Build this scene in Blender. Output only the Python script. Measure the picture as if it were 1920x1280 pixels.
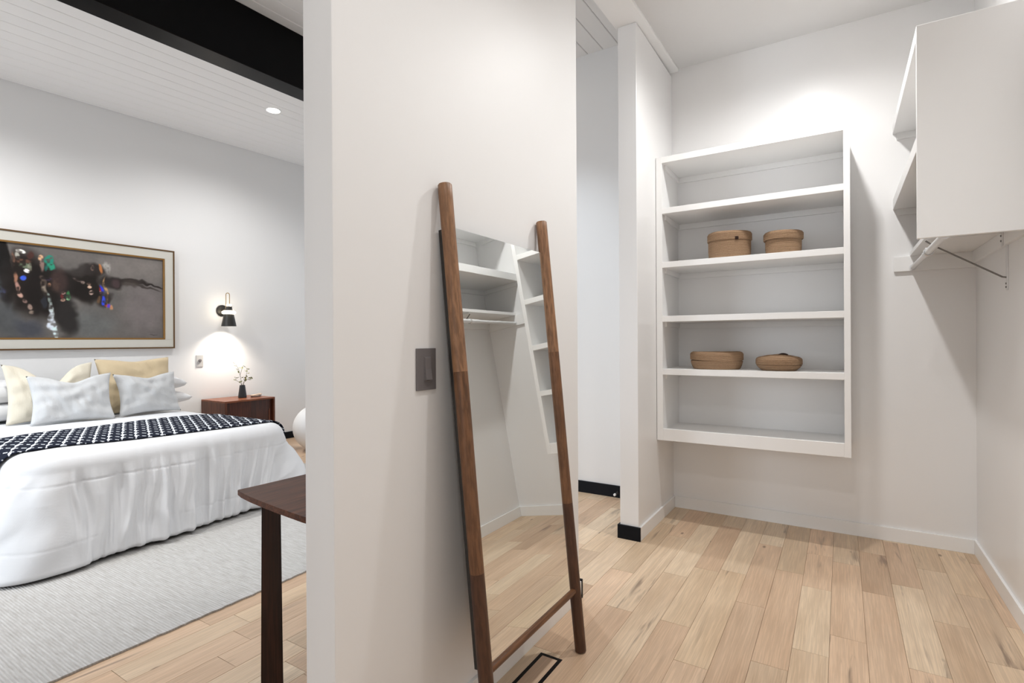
import bpy, bmesh, math, random
import numpy as np
from mathutils import Vector, Matrix, Euler, noise
random.seed(7)
sc = bpy.context.scene
col = sc.collection
for o in list(bpy.data.objects):
    bpy.data.objects.remove(o)

# ------------------------------------------------------------------ camera
F_PX, YAW, PITCH, ROLL = 992.44, math.radians(31.895), math.radians(-0.051), math.radians(0.311)
cam_data = bpy.data.cameras.new('camera')
cam = bpy.data.objects.new('camera', cam_data)
col.objects.link(cam)
cam_data.sensor_width = 36.0
cam_data.lens = F_PX / 1920 * 36.0
cam_data.clip_start = 0.05
fw = Vector((-math.sin(YAW) * math.cos(PITCH), math.cos(YAW) * math.cos(PITCH), math.sin(PITCH)))
rt = Vector((math.cos(YAW), math.sin(YAW), 0))
up = rt.cross(fw)
rt2 = math.cos(ROLL) * rt - math.sin(ROLL) * up
up2 = math.sin(ROLL) * rt + math.cos(ROLL) * up
m = Matrix((rt2, up2, -fw)).transposed().to_4x4()
m.translation = Vector((0, 0, 1.3))
cam.matrix_world = m
sc.camera = cam

# ------------------------------------------------------------------ light and exposure
sc.view_settings.view_transform = 'Standard'
sc.view_settings.look = 'None'
sc.view_settings.exposure = 0.19
sc.view_settings.gamma = 1.0
sc.view_settings.use_curve_mapping = False
world = bpy.data.worlds.new('world')
sc.world = world
world.use_nodes = True
bg = world.node_tree.nodes['Background']
bg.inputs['Color'].default_value = (0.80, 0.90, 1.0, 1)
bg.inputs['Strength'].default_value = 0.5


def area(name, loc, direction, sx, sy, power, color):
    l = bpy.data.lights.new(name, 'AREA')
    l.shape = 'RECTANGLE'
    l.size, l.size_y, l.energy, l.color = sx, sy, power, color
    o = bpy.data.objects.new(name, l)
    col.objects.link(o)
    o.location = loc
    o.rotation_euler = Vector(direction).to_track_quat('-Z', 'Y').to_euler()
    return o


# bedroom daylight, added fill at the unseen dressing and far openings, recessed lights
d = area('daylight_bedroom', (-4.95, -2.55, 1.65), (0.02, 1, -0.25), 1.9, 2.3, 58, (0.80, 0.90, 1.0))
d.data.spread = math.radians(115)
area('fill_dressing', (-0.2, -2.55, 1.6), (0, 1, 0), 1.45, 2.15, 14, (1.0, 0.98, 0.955))  # soft fill added behind the camera for the dressing room
area('fill_far', (-4.6, 6.12, 1.5), (0, -1, 0.1), 2.95, 2.15, 11, (0.80, 0.90, 1.0))  # unseen area light added to lift the bedroom ceiling
CLOSET_LIGHT = (0.995, 0.995, 0.99)
CLOSET_W = (82, 44, 26)
BEDROOM_LIGHT = (1.0, 1.0, 0.995)
BEDROOM_W = 114

# ------------------------------------------------------------------ helpers


def srgb(r, g, b):
    def f(c):
        c /= 255
        return c / 12.92 if c <= 0.04045 else ((c + 0.055) / 1.055) ** 2.4
    return (f(r), f(g), f(b), 1)


class N:
    """tiny node tree writer"""

    def __init__(s, name):
        s.m = bpy.data.materials.new(name)
        s.m.use_nodes = True
        s.t = s.m.node_tree
        s.b = s.t.nodes['Principled BSDF']

    def n(s, kind, **kw):
        nd = s.t.nodes.new(kind)
        for k, v in kw.items():
            if k.startswith('i_'):
                nd.inputs[k[2:].replace('_', ' ')].default_value = v
            else:
                setattr(nd, k, v)
        return nd

    def l(s, a, b):
        s.t.links.new(a, b)

    def math(s, op, a, b=None, c=None):
        nd = s.t.nodes.new('ShaderNodeMath')
        nd.operation = op
        for i, v in enumerate((a, b, c)):
            if v is None:
                continue
            if isinstance(v, (int, float)):
                nd.inputs[i].default_value = v
            else:
                s.l(v, nd.inputs[i])
        return nd.outputs[0]

    def mix(s, fac, a, b, blend='MIX'):
        nd = s.t.nodes.new('ShaderNodeMix')
        nd.data_type = 'RGBA'
        nd.blend_type = blend
        for i, v in ((0, fac), (6, a), (7, b)):
            if isinstance(v, (int, float)):
                nd.inputs[i].default_value = v
            elif isinstance(v, tuple):
                nd.inputs[i].default_value = v
            else:
                s.l(v, nd.inputs[i])
        return nd.outputs[2]

    def ramp(s, fac, stops):
        nd = s.t.nodes.new('ShaderNodeValToRGB')
        e = nd.color_ramp.elements
        while len(e) < len(stops):
            e.new(0.5)
        for x, (p, c) in zip(e, stops):
            x.position = p
            x.color = c
        s.l(fac, nd.inputs[0])
        return nd.outputs[0]

    def coords(s, scale=(1, 1, 1), kind='Object', rand=False):
        tc = s.n('ShaderNodeTexCoord')
        mp = s.n('ShaderNodeMapping')
        mp.inputs['Scale'].default_value = scale
        out = tc.outputs[kind]
        if rand:
            oi = s.n('ShaderNodeObjectInfo')
            r = s.math('MULTIPLY', oi.outputs['Random'], 37.0)
            cx = s.n('ShaderNodeCombineXYZ')
            s.l(r, cx.inputs[0]); s.l(r, cx.inputs[1]); s.l(r, cx.inputs[2])
            va = s.n('ShaderNodeVectorMath', operation='ADD')
            s.l(out, va.inputs[0]); s.l(cx.outputs[0], va.inputs[1])
            out = va.outputs[0]
        s.l(out, mp.inputs['Vector'])
        return mp.outputs[0]

    def noise(s, vec, scale, detail=3, rough=0.55, dist=0.0):
        nd = s.n('ShaderNodeTexNoise')
        nd.inputs['Scale'].default_value = scale
        nd.inputs['Detail'].default_value = detail
        nd.inputs['Roughness'].default_value = rough
        nd.inputs['Distortion'].default_value = dist
        s.l(vec, nd.inputs['Vector'])
        return nd.outputs['Fac']

    def bump(s, h, strength=0.2, dist=0.002):
        nd = s.n('ShaderNodeBump')
        nd.inputs['Strength'].default_value = strength
        nd.inputs['Distance'].default_value = dist
        s.l(h, nd.inputs['Height'])
        s.l(nd.outputs[0], s.b.inputs['Normal'])

    def set(s, color=None, rough=0.5, spec=0.5, metal=0.0):
        if color is not None:
            if isinstance(color, tuple):
                s.b.inputs['Base Color'].default_value = color
            else:
                s.l(color, s.b.inputs['Base Color'])
        if isinstance(rough, (int, float)):
            s.b.inputs['Roughness'].default_value = rough
        else:
            s.l(rough, s.b.inputs['Roughness'])
        s.b.inputs['Specular IOR Level'].default_value = spec
        s.b.inputs['Metallic'].default_value = metal
        return s.m


def paint(name, color, rough=0.45, spec=0.4, bump=0.05):
    a = N(name)
    v = a.coords()
    a.bump(a.noise(v, 220, 2), bump, 0.001)
    var = a.noise(v, 1.3, 2)
    c2 = tuple(x * 0.975 for x in color[:3]) + (1,)
    return a.set(a.mix(var, color, c2), rough, spec)


def wood(name, dark, light, scale=1.0, axis='Y', rough=0.4, rand=True, pores=0.35):
    a = N(name)
    s = {'X': (1.2, 22, 22), 'Y': (22, 1.2, 22), 'Z': (22, 22, 1.2)}[axis]
    v = a.coords(tuple(x * scale for x in s), rand=rand)
    g = a.noise(v, 1.0, 5, 0.6, 0.6)
    s2 = {'X': (6, 160, 160), 'Y': (160, 6, 160), 'Z': (160, 160, 6)}[axis]
    p = a.noise(a.coords(tuple(x * scale for x in s2), rand=rand), 1.0, 2)
    c = a.ramp(g, [(0.3, dark), (0.7, light)])
    dk = tuple(x * (1 - pores) for x in dark[:3]) + (1,)
    pf = a.ramp(p, [(0.42, (1, 1, 1, 1)), (0.56, (0, 0, 0, 1))])
    c = a.mix(a.math('MULTIPLY', pf, 0.6), c, dk)
    a.bump(p, 0.15, 0.0006)
    return a.set(c, rough, 0.4)


def cloth(name, color, scale=420, rough=0.9, var=0.06, bump=0.3):
    a = N(name)
    v = a.coords()
    w1 = a.n('ShaderNodeTexWave', wave_type='BANDS', bands_direction='X')
    w2 = a.n('ShaderNodeTexWave', wave_type='BANDS', bands_direction='Z')
    for w in (w1, w2):
        w.inputs['Scale'].default_value = scale / 6.0
        w.inputs['Distortion'].default_value = 1.5
        a.l(v, w.inputs['Vector'])
    h = a.math('ADD', w1.outputs['Fac'], w2.outputs['Fac'])
    a.bump(h, bump, 0.0006)
    lo = tuple(max(0, x * (1 - var)) for x in color[:3]) + (1,)
    c = a.mix(a.noise(v, 9, 3), lo, color)
    m_ = a.set(c, rough, 0.15)
    a.b.inputs['Sheen Weight'].default_value = 0.15
    return m_


def plain(name, color, rough=0.5, spec=0.5, metal=0.0):
    a = N(name)
    v = a.coords()
    c2 = tuple(x * 0.93 for x in color[:3]) + (1,)
    return a.set(a.mix(a.noise(v, 14, 2), c2, color), rough, spec, metal)


def emit(name, color, strength):
    a = N(name)
    a.b.inputs['Base Color'].default_value = color
    a.b.inputs['Emission Color'].default_value = color
    a.b.inputs['Emission Strength'].default_value = strength
    return a.m


# ---- mesh building (all in bmesh) ----
def new():
    return bmesh.new()


def add_box(bm, x0, x1, y0, y1, z0, z1, bev=0.0, seg=1, slope=0.0, ref=0.0):
    """axis aligned box; slope lifts every vertex by slope*(y-ref)"""
    vs = [bm.verts.new((x, y, z + slope * (y - ref))) for x in (x0, x1) for y in (y0, y1) for z in (z0, z1)]
    q = [(0, 1, 3, 2), (4, 6, 7, 5), (0, 4, 5, 1), (2, 3, 7, 6), (0, 2, 6, 4), (1, 5, 7, 3)]
    fs = [bm.faces.new([vs[i] for i in f]) for f in q]
    if bev:
        es = list({e for f in fs for e in f.edges})
        bmesh.ops.bevel(bm, geom=es, offset=bev, segments=seg, affect='EDGES', profile=0.7)
    return vs


def add_prism(bm, pts, z0, z1, bev=0.0):
    a = [bm.verts.new((x, y, z0)) for x, y in pts]
    b = [bm.verts.new((x, y, z1)) for x, y in pts]
    n = len(pts)
    fs = [bm.faces.new(a[::-1]), bm.faces.new(b)]
    for i in range(n):
        fs.append(bm.faces.new((a[i], a[(i + 1) % n], b[(i + 1) % n], b[i])))
    if bev:
        es = list(fs[0].edges) + list(fs[1].edges)
        bmesh.ops.bevel(bm, geom=es, offset=bev, segments=2, affect='EDGES', profile=0.6)


def add_tube(bm, pts, r, n=12, cap=True):
    """tube along a list of points; r is a number or a list"""
    rings = []
    pts = [Vector(p) for p in pts]
    prev = None
    for i, p in enumerate(pts):
        d = (pts[min(i + 1, len(pts) - 1)] - pts[max(i - 1, 0)]).normalized()
        if prev is None:
            u = d.orthogonal().normalized()
        else:
            u = (prev - d * prev.dot(d)).normalized()
        prev = u
        w = d.cross(u)
        rr = r[i] if isinstance(r, (list, tuple)) else r
        rings.append([bm.verts.new(p + (u * math.cos(2 * math.pi * k / n) + w * math.sin(2 * math.pi * k / n)) * rr) for k in range(n)])
    for a, b in zip(rings, rings[1:]):
        for k in range(n):
            bm.faces.new((a[k], a[(k + 1) % n], b[(k + 1) % n], b[k]))
    if cap:
        bm.faces.new(rings[0][::-1])
        bm.faces.new(rings[-1])


def add_lathe(bm, prof, n=32, c=(0, 0, 0), sx=1.0, sy=1.0):
    """profile of (radius, z) turned about the vertical through c"""
    rings = []
    for r, z in prof:
        if r <= 1e-6:
            rings.append([bm.verts.new((c[0], c[1], c[2] + z))])
        else:
            rings.append([bm.verts.new((c[0] + sx * r * math.cos(2 * math.pi * k / n), c[1] + sy * r * math.sin(2 * math.pi * k / n), c[2] + z)) for k in range(n)])
    for a, b in zip(rings, rings[1:]):
        for k in range(n):
            k2 = (k + 1) % n
            if len(a) == 1 and len(b) == 1:
                continue
            if len(a) == 1:
                bm.faces.new((a[0], b[k2], b[k]))
            elif len(b) == 1:
                bm.faces.new((a[k], a[k2], b[0]))
            else:
                bm.faces.new((a[k], a[k2], b[k2], b[k]))


def mesh_of(bm, name, smooth=False):
    bmesh.ops.recalc_face_normals(bm, faces=bm.faces[:])
    me = bpy.data.meshes.new(name)
    bm.to_mesh(me)
    bm.free()
    if smooth:
        for p in me.polygons:
            p.use_smooth = True
        if smooth != 'all':
            try:
                me.set_sharp_from_angle(angle=math.radians(40))
            except Exception:
                pass
    return me


def obj(name, bm, material, parent=None, smooth=False, local=False):
    """links a bmesh (given in world coordinates unless local) as ONE object"""
    if parent is None and not local:
        bm.verts.ensure_lookup_table()
        xs = [v.co for v in bm.verts]
        base = Vector((sum((min(v[i] for v in xs), max(v[i] for v in xs))) / 2 for i in range(3)))
        base.z = min(v[2] for v in xs)
    elif parent is not None and not local:
        base = WORLD[parent.name]
    else:
        base = Vector((0, 0, 0))
    if base.length:
        bmesh.ops.translate(bm, verts=bm.verts[:], vec=-base)
    me = mesh_of(bm, name, smooth)
    o = bpy.data.objects.new(name, me)
    col.objects.link(o)
    me.materials.append(material)
    if parent is None:
        o.location = base
        WORLD[o.name] = base
    else:
        o.parent = parent
        WORLD[o.name] = base if not local else WORLD[parent.name]
    return o


WORLD = {}


def tag(o, label, cat, group=None):
    o['label'] = label
    o['category'] = cat
    if group:
        o['group'] = group
    return o


def thing(name, label, cat, loc=(0, 0, 0), group=None):
    o = bpy.data.objects.new(name, None)
    o.empty_display_size = 0.1
    col.objects.link(o)
    o.location = loc
    WORLD[o.name] = Vector(loc)
    return tag(o, label, cat, group)


def struct(name, bm, material, parent=None, smooth=False):
    o = obj(name, bm, material, parent, smooth)
    if parent is None:
        o['kind'] = 'structure'
    return o


def box_struct(name, material, *a, **k):
    bm = new()
    add_box(bm, *a, **k)
    return struct(name, bm, material)


def box_part(name, material, parent, *a, **k):
    bm = new()
    add_box(bm, *a, **k)
    return obj(name, bm, material, parent)

# ------------------------------------------------------------------ materials
M = {}
M['wall'] = paint('wall_paint', (0.86, 0.85, 0.84, 1), 0.5, 0.35)
M['closet'] = paint('satin_wall_paint', (0.88, 0.87, 0.862, 1), 0.32, 0.45, 0.02)
M['white'] = paint('white_trim_paint', (0.90, 0.892, 0.88, 1), 0.35, 0.4, 0.01)
M['ceil'] = paint('ceiling_paint', (0.72, 0.71, 0.70, 1), 0.6, 0.2)
M['board'] = paint('white_board_paint', (0.90, 0.89, 0.88, 1), 0.5, 0.25)
M['shadow_gap'] = plain('dark_backing', (0.22, 0.21, 0.20, 1), 0.9, 0.1)
M['black'] = plain('black_paint', (0.0015, 0.0015, 0.002, 1), 0.28, 0.10)
M['black_base'] = plain('black_baseboard_paint', (0.004, 0.005, 0.008, 1), 0.45, 0.15)
M['black_matte'] = plain('black_metal', (0.018, 0.016, 0.014, 1), 0.42, 0.5)
M['steel_and_shade'] = plain('dull_steel_and_shade', (0.22, 0.21, 0.20, 1), 0.45, 0.4, 0.6)  # steel of the screws; on the brace it carries painted-in shade
M['chrome'] = plain('steel', (0.75, 0.75, 0.76, 1), 0.22, 0.5, 1.0)
M['white_metal'] = plain('white_enamelled_steel', (0.80, 0.80, 0.80, 1), 0.3, 0.5)
M['grey_plate'] = plain('grey_plastic', (0.17, 0.155, 0.155, 1), 0.4, 0.4)
M['pale_plate'] = plain('pale_grey_plastic', (0.50, 0.49, 0.48, 1), 0.4, 0.4)


def floor_wood():
    a = N('oiled_maple_planks')
    oi = a.n('ShaderNodeObjectInfo')
    g = a.noise(a.coords((26, 1.1, 26), rand=True), 1.0, 5, 0.6, 0.8)
    fine = a.noise(a.coords((190, 5, 190), rand=True), 1.0, 2)
    broad = a.noise(a.coords((5, 1.6, 5), rand=True), 1.0, 3, 0.5, 0.4)
    base = oi.outputs['Color']
    c = a.mix(a.ramp(g, [(0.35, (1, 1, 1, 1)), (0.70, (0, 0, 0, 1))]), base, (0.72, 0.66, 0.60, 1), 'MULTIPLY')
    # soften the grain
    c = a.mix(0.55, c, base)
    c = a.mix(a.ramp(broad, [(0.40, (0, 0, 0, 1)), (0.72, (0.55, 0.55, 0.55, 1))]), c, (0.80, 0.73, 0.67, 1), 'MULTIPLY')
    c = a.mix(a.math('MULTIPLY', a.ramp(fine, [(0.44, (1, 1, 1, 1)), (0.62, (0, 0, 0, 1))]), 0.16), c, (0.10, 0.06, 0.04, 1))
    # mineral streaks: long, thin and rare
    st = a.noise(a.coords((20, 1.7, 20), rand=True), 1.0, 3, 0.62, 0.5)
    reg = a.noise(a.coords((4.0, 1.3, 4.0), rand=True), 1.0, 1)
    sm = a.math('MULTIPLY', a.ramp(st, [(0.57, (0, 0, 0, 1)), (0.68, (1, 1, 1, 1))]), a.ramp(reg, [(0.49, (0, 0, 0, 1)), (0.62, (1, 1, 1, 1))]))
    c = a.mix(a.math('MULTIPLY', sm, 0.62), c, (0.13, 0.085, 0.065, 1))
    # small knots
    vo = a.n('ShaderNodeTexVoronoi')
    vo.inputs['Scale'].default_value = 1.0
    a.l(a.coords((5.0, 2.2, 5.0), rand=True), vo.inputs['Vector'])
    kn = a.ramp(vo.outputs['Distance'], [(0.025, (1, 1, 1, 1)), (0.06, (0, 0, 0, 1))])
    c = a.mix(a.math('MULTIPLY', kn, 0.7), c, (0.09, 0.05, 0.035, 1))
    a.bump(fine, 0.10, 0.0004)
    return a.set(c, a.ramp(g, [(0.3, (0.36, 0.36, 0.36, 1)), (0.7, (0.46, 0.46, 0.46, 1))]), 0.4)


M['floor'] = floor_wood()
M['subfloor'] = plain('subfloor', (0.10, 0.07, 0.045, 1), 0.9, 0.1)

# ------------------------------------------------------------------ the room
X_HEAD, X_R = -6.37, 0.689
XP, XPL, XS = -1.133, -1.25, -1.12            # partition faces, dressing side of the stub wall
Y_P0, Y_P1, Y_S, Y_B = 0.932, 2.449, 3.34, 4.184
Y_REAR, Y_FAR = -2.6, 6.2
SL = 0.028                                     # the roof rises slowly away from the camera
ZR = 3.74                                      # board ceiling at Y_B
ZC = 3.405                                     # dressing room ceiling at Y_B
BASE_H, BASE_T = 0.09, 0.014

floor = box_struct('floor', M['subfloor'], X_HEAD - .1, X_R + .1, Y_REAR - .1, Y_FAR + .1, -0.06, -0.014)

# floor planks, laid along Y; joints of the rows in view are those of the photograph
PW, PX0 = 0.1345, 0.086
JOINTS = {-8: [1.62, 2.45, 3.55], -7: [1.30, 2.965], -6: [1.75, 2.452, 3.125], -5: [1.35, 2.174, 3.167], -4: [1.9, 2.82, 3.70],
          -3: [1.5, 2.33, 3.331], -2: [1.25, 1.85, 2.515, 3.184], -1: [1.95, 2.715, 3.62], 0: [1.5, 2.35, 3.273],
          1: [1.75, 2.60, 3.45], 2: [1.4, 2.25, 3.094, 3.76], 3: [2.0, 2.814, 3.485], 4: [1.6, 2.4, 3.2]}
TONES = [(0.80, 0.62, 0.44), (0.77, 0.56, 0.39), (0.72, 0.52, 0.36), (0.84, 0.67, 0.485), (0.71, 0.535, 0.375), (0.82, 0.60, 0.42), (0.76, 0.58, 0.40)]
rnd = random.Random(21)
plank_mesh = {}
far_bm = new()


def plank_geo(bm, w, l, cx=0.0, cy=0.0):
    h, c = 0.014, 0.0008
    g = 0.00045
    pts = [(-w / 2 + g, -h), (w / 2 - g, -h), (w / 2 - g, -c), (w / 2 - g - c, 0), (-w / 2 + g + c, 0), (-w / 2 + g, -c)]
    L = l / 2 - g
    a = [bm.verts.new((cx + x, cy - L + (c if z == 0 else 0), z)) for x, z in pts]
    b = [bm.verts.new((cx + x, cy + L - (c if z == 0 else 0), z)) for x, z in pts]
    n = len(pts)
    bm.faces.new(a[::-1])
    bm.faces.new(b)
    for i in range(n):
        bm.faces.new((a[i], a[(i + 1) % n], b[(i + 1) % n], b[i]))


k0 = math.floor((X_HEAD - PX0) / PW)
for k in range(k0, 5):
    xa, xb = PX0 + k * PW, PX0 + (k + 1) * PW
    xa, xb = max(xa, X_HEAD), min(xb, X_R)
    if xb - xa < 0.02:
        continue
    cuts = list(JOINTS.get(k, []))
    if not cuts:
        cuts = [1.6 + rnd.random() * 0.9]
    y = min(cuts)
    while y > Y_REAR:
        y -= rnd.choice((0.5, 0.6, 0.7, 0.8, 0.9, 1.0))
        cuts.append(y)
    y = max(cuts)
    while y < Y_FAR:
        y += rnd.choice((0.5, 0.6, 0.7, 0.8, 0.9, 1.0))
        cuts.append(y)
    cuts = sorted(set([Y_REAR] + [c for c in cuts if Y_REAR + .05 < c < Y_FAR - .05] + [Y_FAR]))
    last = None
    for ya, yb in zip(cuts, cuts[1:]):
        seen = -2.75 < xb and 0.35 < yb and ya < 4.2
        if not seen:
            plank_geo(far_bm, xb - xa, yb - ya, (xa + xb) / 2, (ya + yb) / 2)
            continue
        key = (round(xb - xa, 4), round(yb - ya, 3))
        if key not in plank_mesh:
            bm = new()
            plank_geo(bm, *key)
            plank_mesh[key] = mesh_of(bm, 'plank')
            plank_mesh[key].materials.append(M['floor'])
        o = bpy.data.objects.new('plank', plank_mesh[key])
        col.objects.link(o)
        o.parent = floor
        o.location = Vector(((xa + xb) / 2, (ya + yb) / 2, 0)) - floor.location
        t = rnd.choice([q for q in TONES if q != last])
        last = t
        f = 0.93 + 0.12 * rnd.random()
        o.color = (t[0] * f, t[1] * f, t[2] * f, 1)
far = obj('plank', far_bm, M['floor'], floor)
far['kind'] = 'stuff'
far.color = (0.66, 0.49, 0.35, 1)

# board ceiling under the roof, boards along Y
roof_bm = new()
add_box(roof_bm, X_HEAD - .1, X_R + .1, Y_REAR - .1, Y_FAR + .1, ZR + 0.012, ZR + 0.1, slope=SL, ref=Y_B)
ceiling = struct('ceiling', roof_bm, M['shadow_gap'])
board_mesh = {}


def ceiling_board(xa, xb):
    w = round(xb - xa, 4)
    if w < 0.02:
        return
    if w not in board_mesh:
        bm = new()
        g, c, h = 0.0016, 0.0045, 0.012
        pts = [(-w / 2 + g, c), (-w / 2 + g + c, 0), (w / 2 - g - c, 0), (w / 2 - g, c), (w / 2 - g, h), (-w / 2 + g, h)]
        y0, y1 = Y_REAR, Y_FAR
        a = [bm.verts.new((x, y0, z + SL * (y0 - Y_B))) for x, z in pts]
        b = [bm.verts.new((x, y1, z + SL * (y1 - Y_B))) for x, z in pts]
        bm.faces.new(a[::-1])
        bm.faces.new(b)
        for i in range(6):
            bm.faces.new((a[i], a[(i + 1) % 6], b[(i + 1) % 6], b[i]))
        board_mesh[w] = mesh_of(bm, 'board')
        board_mesh[w].materials.append(M['board'])
    o = bpy.data.objects.new('board', board_mesh[w])
    col.objects.link(o)
    o.parent = ceiling
    o.location = Vector(((xa + xb) / 2, 0, ZR)) - ceiling.location


x = -5.04
while x > X_HEAD:
    ceiling_board(max(x - 0.157, X_HEAD), x)
    x -= 0.157
x = -5.04
while x < -3.75:
    ceiling_board(x, x + 0.157)
    x += 0.157
xs_ = x
x = -1.5505 + 0.1375 * 2
while x - 0.1375 > xs_:
    ceiling_board(x - 0.1375, x)
    x -= 0.1375
ceiling_board(xs_, x)

# black ceiling beam
bm = new()
zb0 = 3.275 - SL * (Y_B - 2.69)
add_box(bm, -3.75, -3.57, Y_REAR, Y_FAR, 3.275 + SL * (Y_B - 2.69), ZR, 0.004, slope=SL, ref=Y_B)
beam = struct('ceiling_beam', bm, M['black'])

# walls
wall_left = box_struct('wall_left', M['wall'], X_HEAD - .1, X_HEAD, Y_REAR, Y_FAR, -0.014, 4.0)
wall_return = box_struct('wall_return', M['wall'], -2.7, -2.6, Y_B, Y_FAR, -0.014, 4.0)
wall_hall = box_struct('wall_hall', M['wall'], -2.6, XPL + .005, Y_B, Y_B + .1, -0.014, 4.0)
wall_back = box_struct('wall_back', M['closet'], XPL + .005, X_R + .1, Y_B, Y_B + .1, -0.014, 4.0)
wall_right = box_struct('wall_right', M['closet'], X_R, X_R + .1, Y_REAR, Y_B, -0.014, 4.0)
wall_partition = box_struct('wall_partition', M['wall'], XPL, XP, Y_P0, Y_P1, -0.014, 3.29, 0.004, 2)
wall_light_block = box_struct('wall_light_block', M['wall'], XPL, XP, Y_REAR, 0.27, -0.014, 3.29)  # unseen wall segment added to keep rear light off the bedroom floor
wall_stub = box_struct('wall_stub', M['closet'], XPL + .005, XS, Y_S, Y_B, -0.014, 3.361, 0.003, 1, slope=0.0)
# rear wall behind the camera: bedroom window, plus an opening added for fill
def pierced(name, y0, y1, xa, xb, holes):
    """a wall from xa to xb with window openings, each given as (x0, x1, z0, z1)"""
    bm = new()
    x = xa
    for (h0, h1, z0, z1) in holes:
        add_box(bm, x, h0, y0, y1, -.014, 4.0)
        add_box(bm, h0, h1, y0, y1, -.014, z0)
        add_box(bm, h0, h1, y0, y1, z1, 4.0)
        x = h1
    add_box(bm, x, xb, y0, y1, -.014, 4.0)
    return struct(name, bm, M['wall'])


pierced('wall_rear', Y_REAR - .12, Y_REAR, X_HEAD - .1, X_R + .1, [(-5.95, -3.95, .4, 2.9), (-.95, .55, .5, 2.7)])
pierced('wall_far', Y_FAR, Y_FAR + .12, X_HEAD - .1, -2.6, [(-6.1, -3.1, .4, 2.6)])  # unseen opening added for the far fill
for i, (a, b, c, d, y0) in enumerate(((-5.95, -3.95, .4, 2.9, Y_REAR - .10), (-.95, .55, .5, 2.7, Y_REAR - .10), (-6.1, -3.1, .4, 2.6, Y_FAR + .04))):
    bm = new()
    for xx in ((a, a + .05), ((a + b) / 2 - .025, (a + b) / 2 + .025), (b - .05, b)):
        add_box(bm, xx[0], xx[1], y0, y0 + .06, c, d)
    for xx in ((a + .05, (a + b) / 2 - .025), ((a + b) / 2 + .025, b - .05)):
        add_box(bm, xx[0], xx[1], y0, y0 + .06, c, c + .05)
        add_box(bm, xx[0], xx[1], y0, y0 + .06, d - .05, d)
    struct('window_%d' % (i + 1), bm, M['black'])  # dressing and far frames stand in the added fill openings

# cased header over the opening, dressing room ceiling below the roof
bm = new()
add_box(bm, -1.263, -1.066, Y_REAR, Y_B, 3.361 + SL * (Y_B - 3.34), ZR, 0.003, slope=SL, ref=Y_B)
struct('trim_1', bm, M['white'])
bm = new()
add_box(bm, -1.066, X_R, Y_REAR, Y_B, ZC, ZC + 0.08, slope=SL, ref=Y_B)
struct('ceiling_closet', bm, M['ceil'])

# baseboards: white in the dressing room, black in the bedroom and hall
W, K, h, t = M['white'], M['black_base'], BASE_H, BASE_T
box_struct('baseboard_back', W, XS + t, X_R - t, Y_B - t, Y_B, 0, h - .003, 0.0025, 2)
box_struct('baseboard_right', W, X_R - t, X_R, Y_REAR, Y_B, 0, h - .003, 0.0025, 2)
box_struct('baseboard_stub', W, XS, XS + t, Y_S, Y_B, 0, h - .003, 0.0025, 2)
box_struct('baseboard_partition', W, XP, XP + t, Y_P0, Y_P1, 0, h - .003, 0.0025, 2)
box_struct('baseboard_left', K, X_HEAD, X_HEAD + t, Y_REAR, Y_FAR, 0, h, 0.002)
box_struct('baseboard_far', K, X_HEAD + t, -2.7, Y_FAR - t, Y_FAR, 0, h, 0.002)
box_struct('baseboard_hall', K, -2.6, XPL - t, Y_B - t, Y_B, 0, h + .008, 0.002)
bm = new()
add_box(bm, XPL + .005 - t, XS + t + .001, Y_S - t, Y_S, 0, h, 0.0015)
add_box(bm, XPL + .005 - t, XPL + .005, Y_S, Y_B - t, 0, h, 0.0015)
struct('baseboard_stub_end', bm, K)
bm = new()
add_box(bm, XPL - t, XP + t + .002, Y_P1, Y_P1 + t, 0, h + .004, 0.0015)
add_box(bm, XPL - t, XPL, Y_P0, Y_P1, 0, h, 0.0015)
add_box(bm, XPL - t, XP + t, Y_P0 - t, Y_P0, 0, h, 0.0015)
struct('baseboard_partition_end', bm, K)

# ------------------------------------------------------------------ recessed ceiling lights


def downlight(x, y, label, watts, color, slab='roof', r=0.064, blend=0.75, size=158, aim=None):
    z = (ZR if slab == 'roof' else ZC) + SL * (y - Y_B)
    t_ = thing('ceiling_light', label, 'ceiling light', (x, y, z), 'recessed ceiling lights')
    bm = new()
    add_lathe(bm, [(r + .012, 0.004), (r + .012, -0.003), (r + .004, -0.005), (r, -0.003), (r, 0.004)], 32, (x, y, z))
    obj('trim_ring', bm, M['white'], t_, True)
    bm = new()
    add_lathe(bm, [(0, -0.012), (r * .6, -0.010), (r, -0.001)], 32, (x, y, z))
    obj('diffuser', bm, M['lamp'], t_)
    l = bpy.data.lights.new('lamp', 'SPOT')
    l.energy, l.color, l.spot_size, l.spot_blend, l.shadow_soft_size = watts, color, math.radians(size), blend, 0.05
    o = bpy.data.objects.new('lamp', l)
    col.objects.link(o)
    o.parent = t_
    o.location = (0, 0, -0.06)
    if aim:
        o.rotation_euler = (Vector(aim) - Vector((x, y, z - .06))).to_track_quat('-Z', 'Y').to_euler()
    return t_


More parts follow.
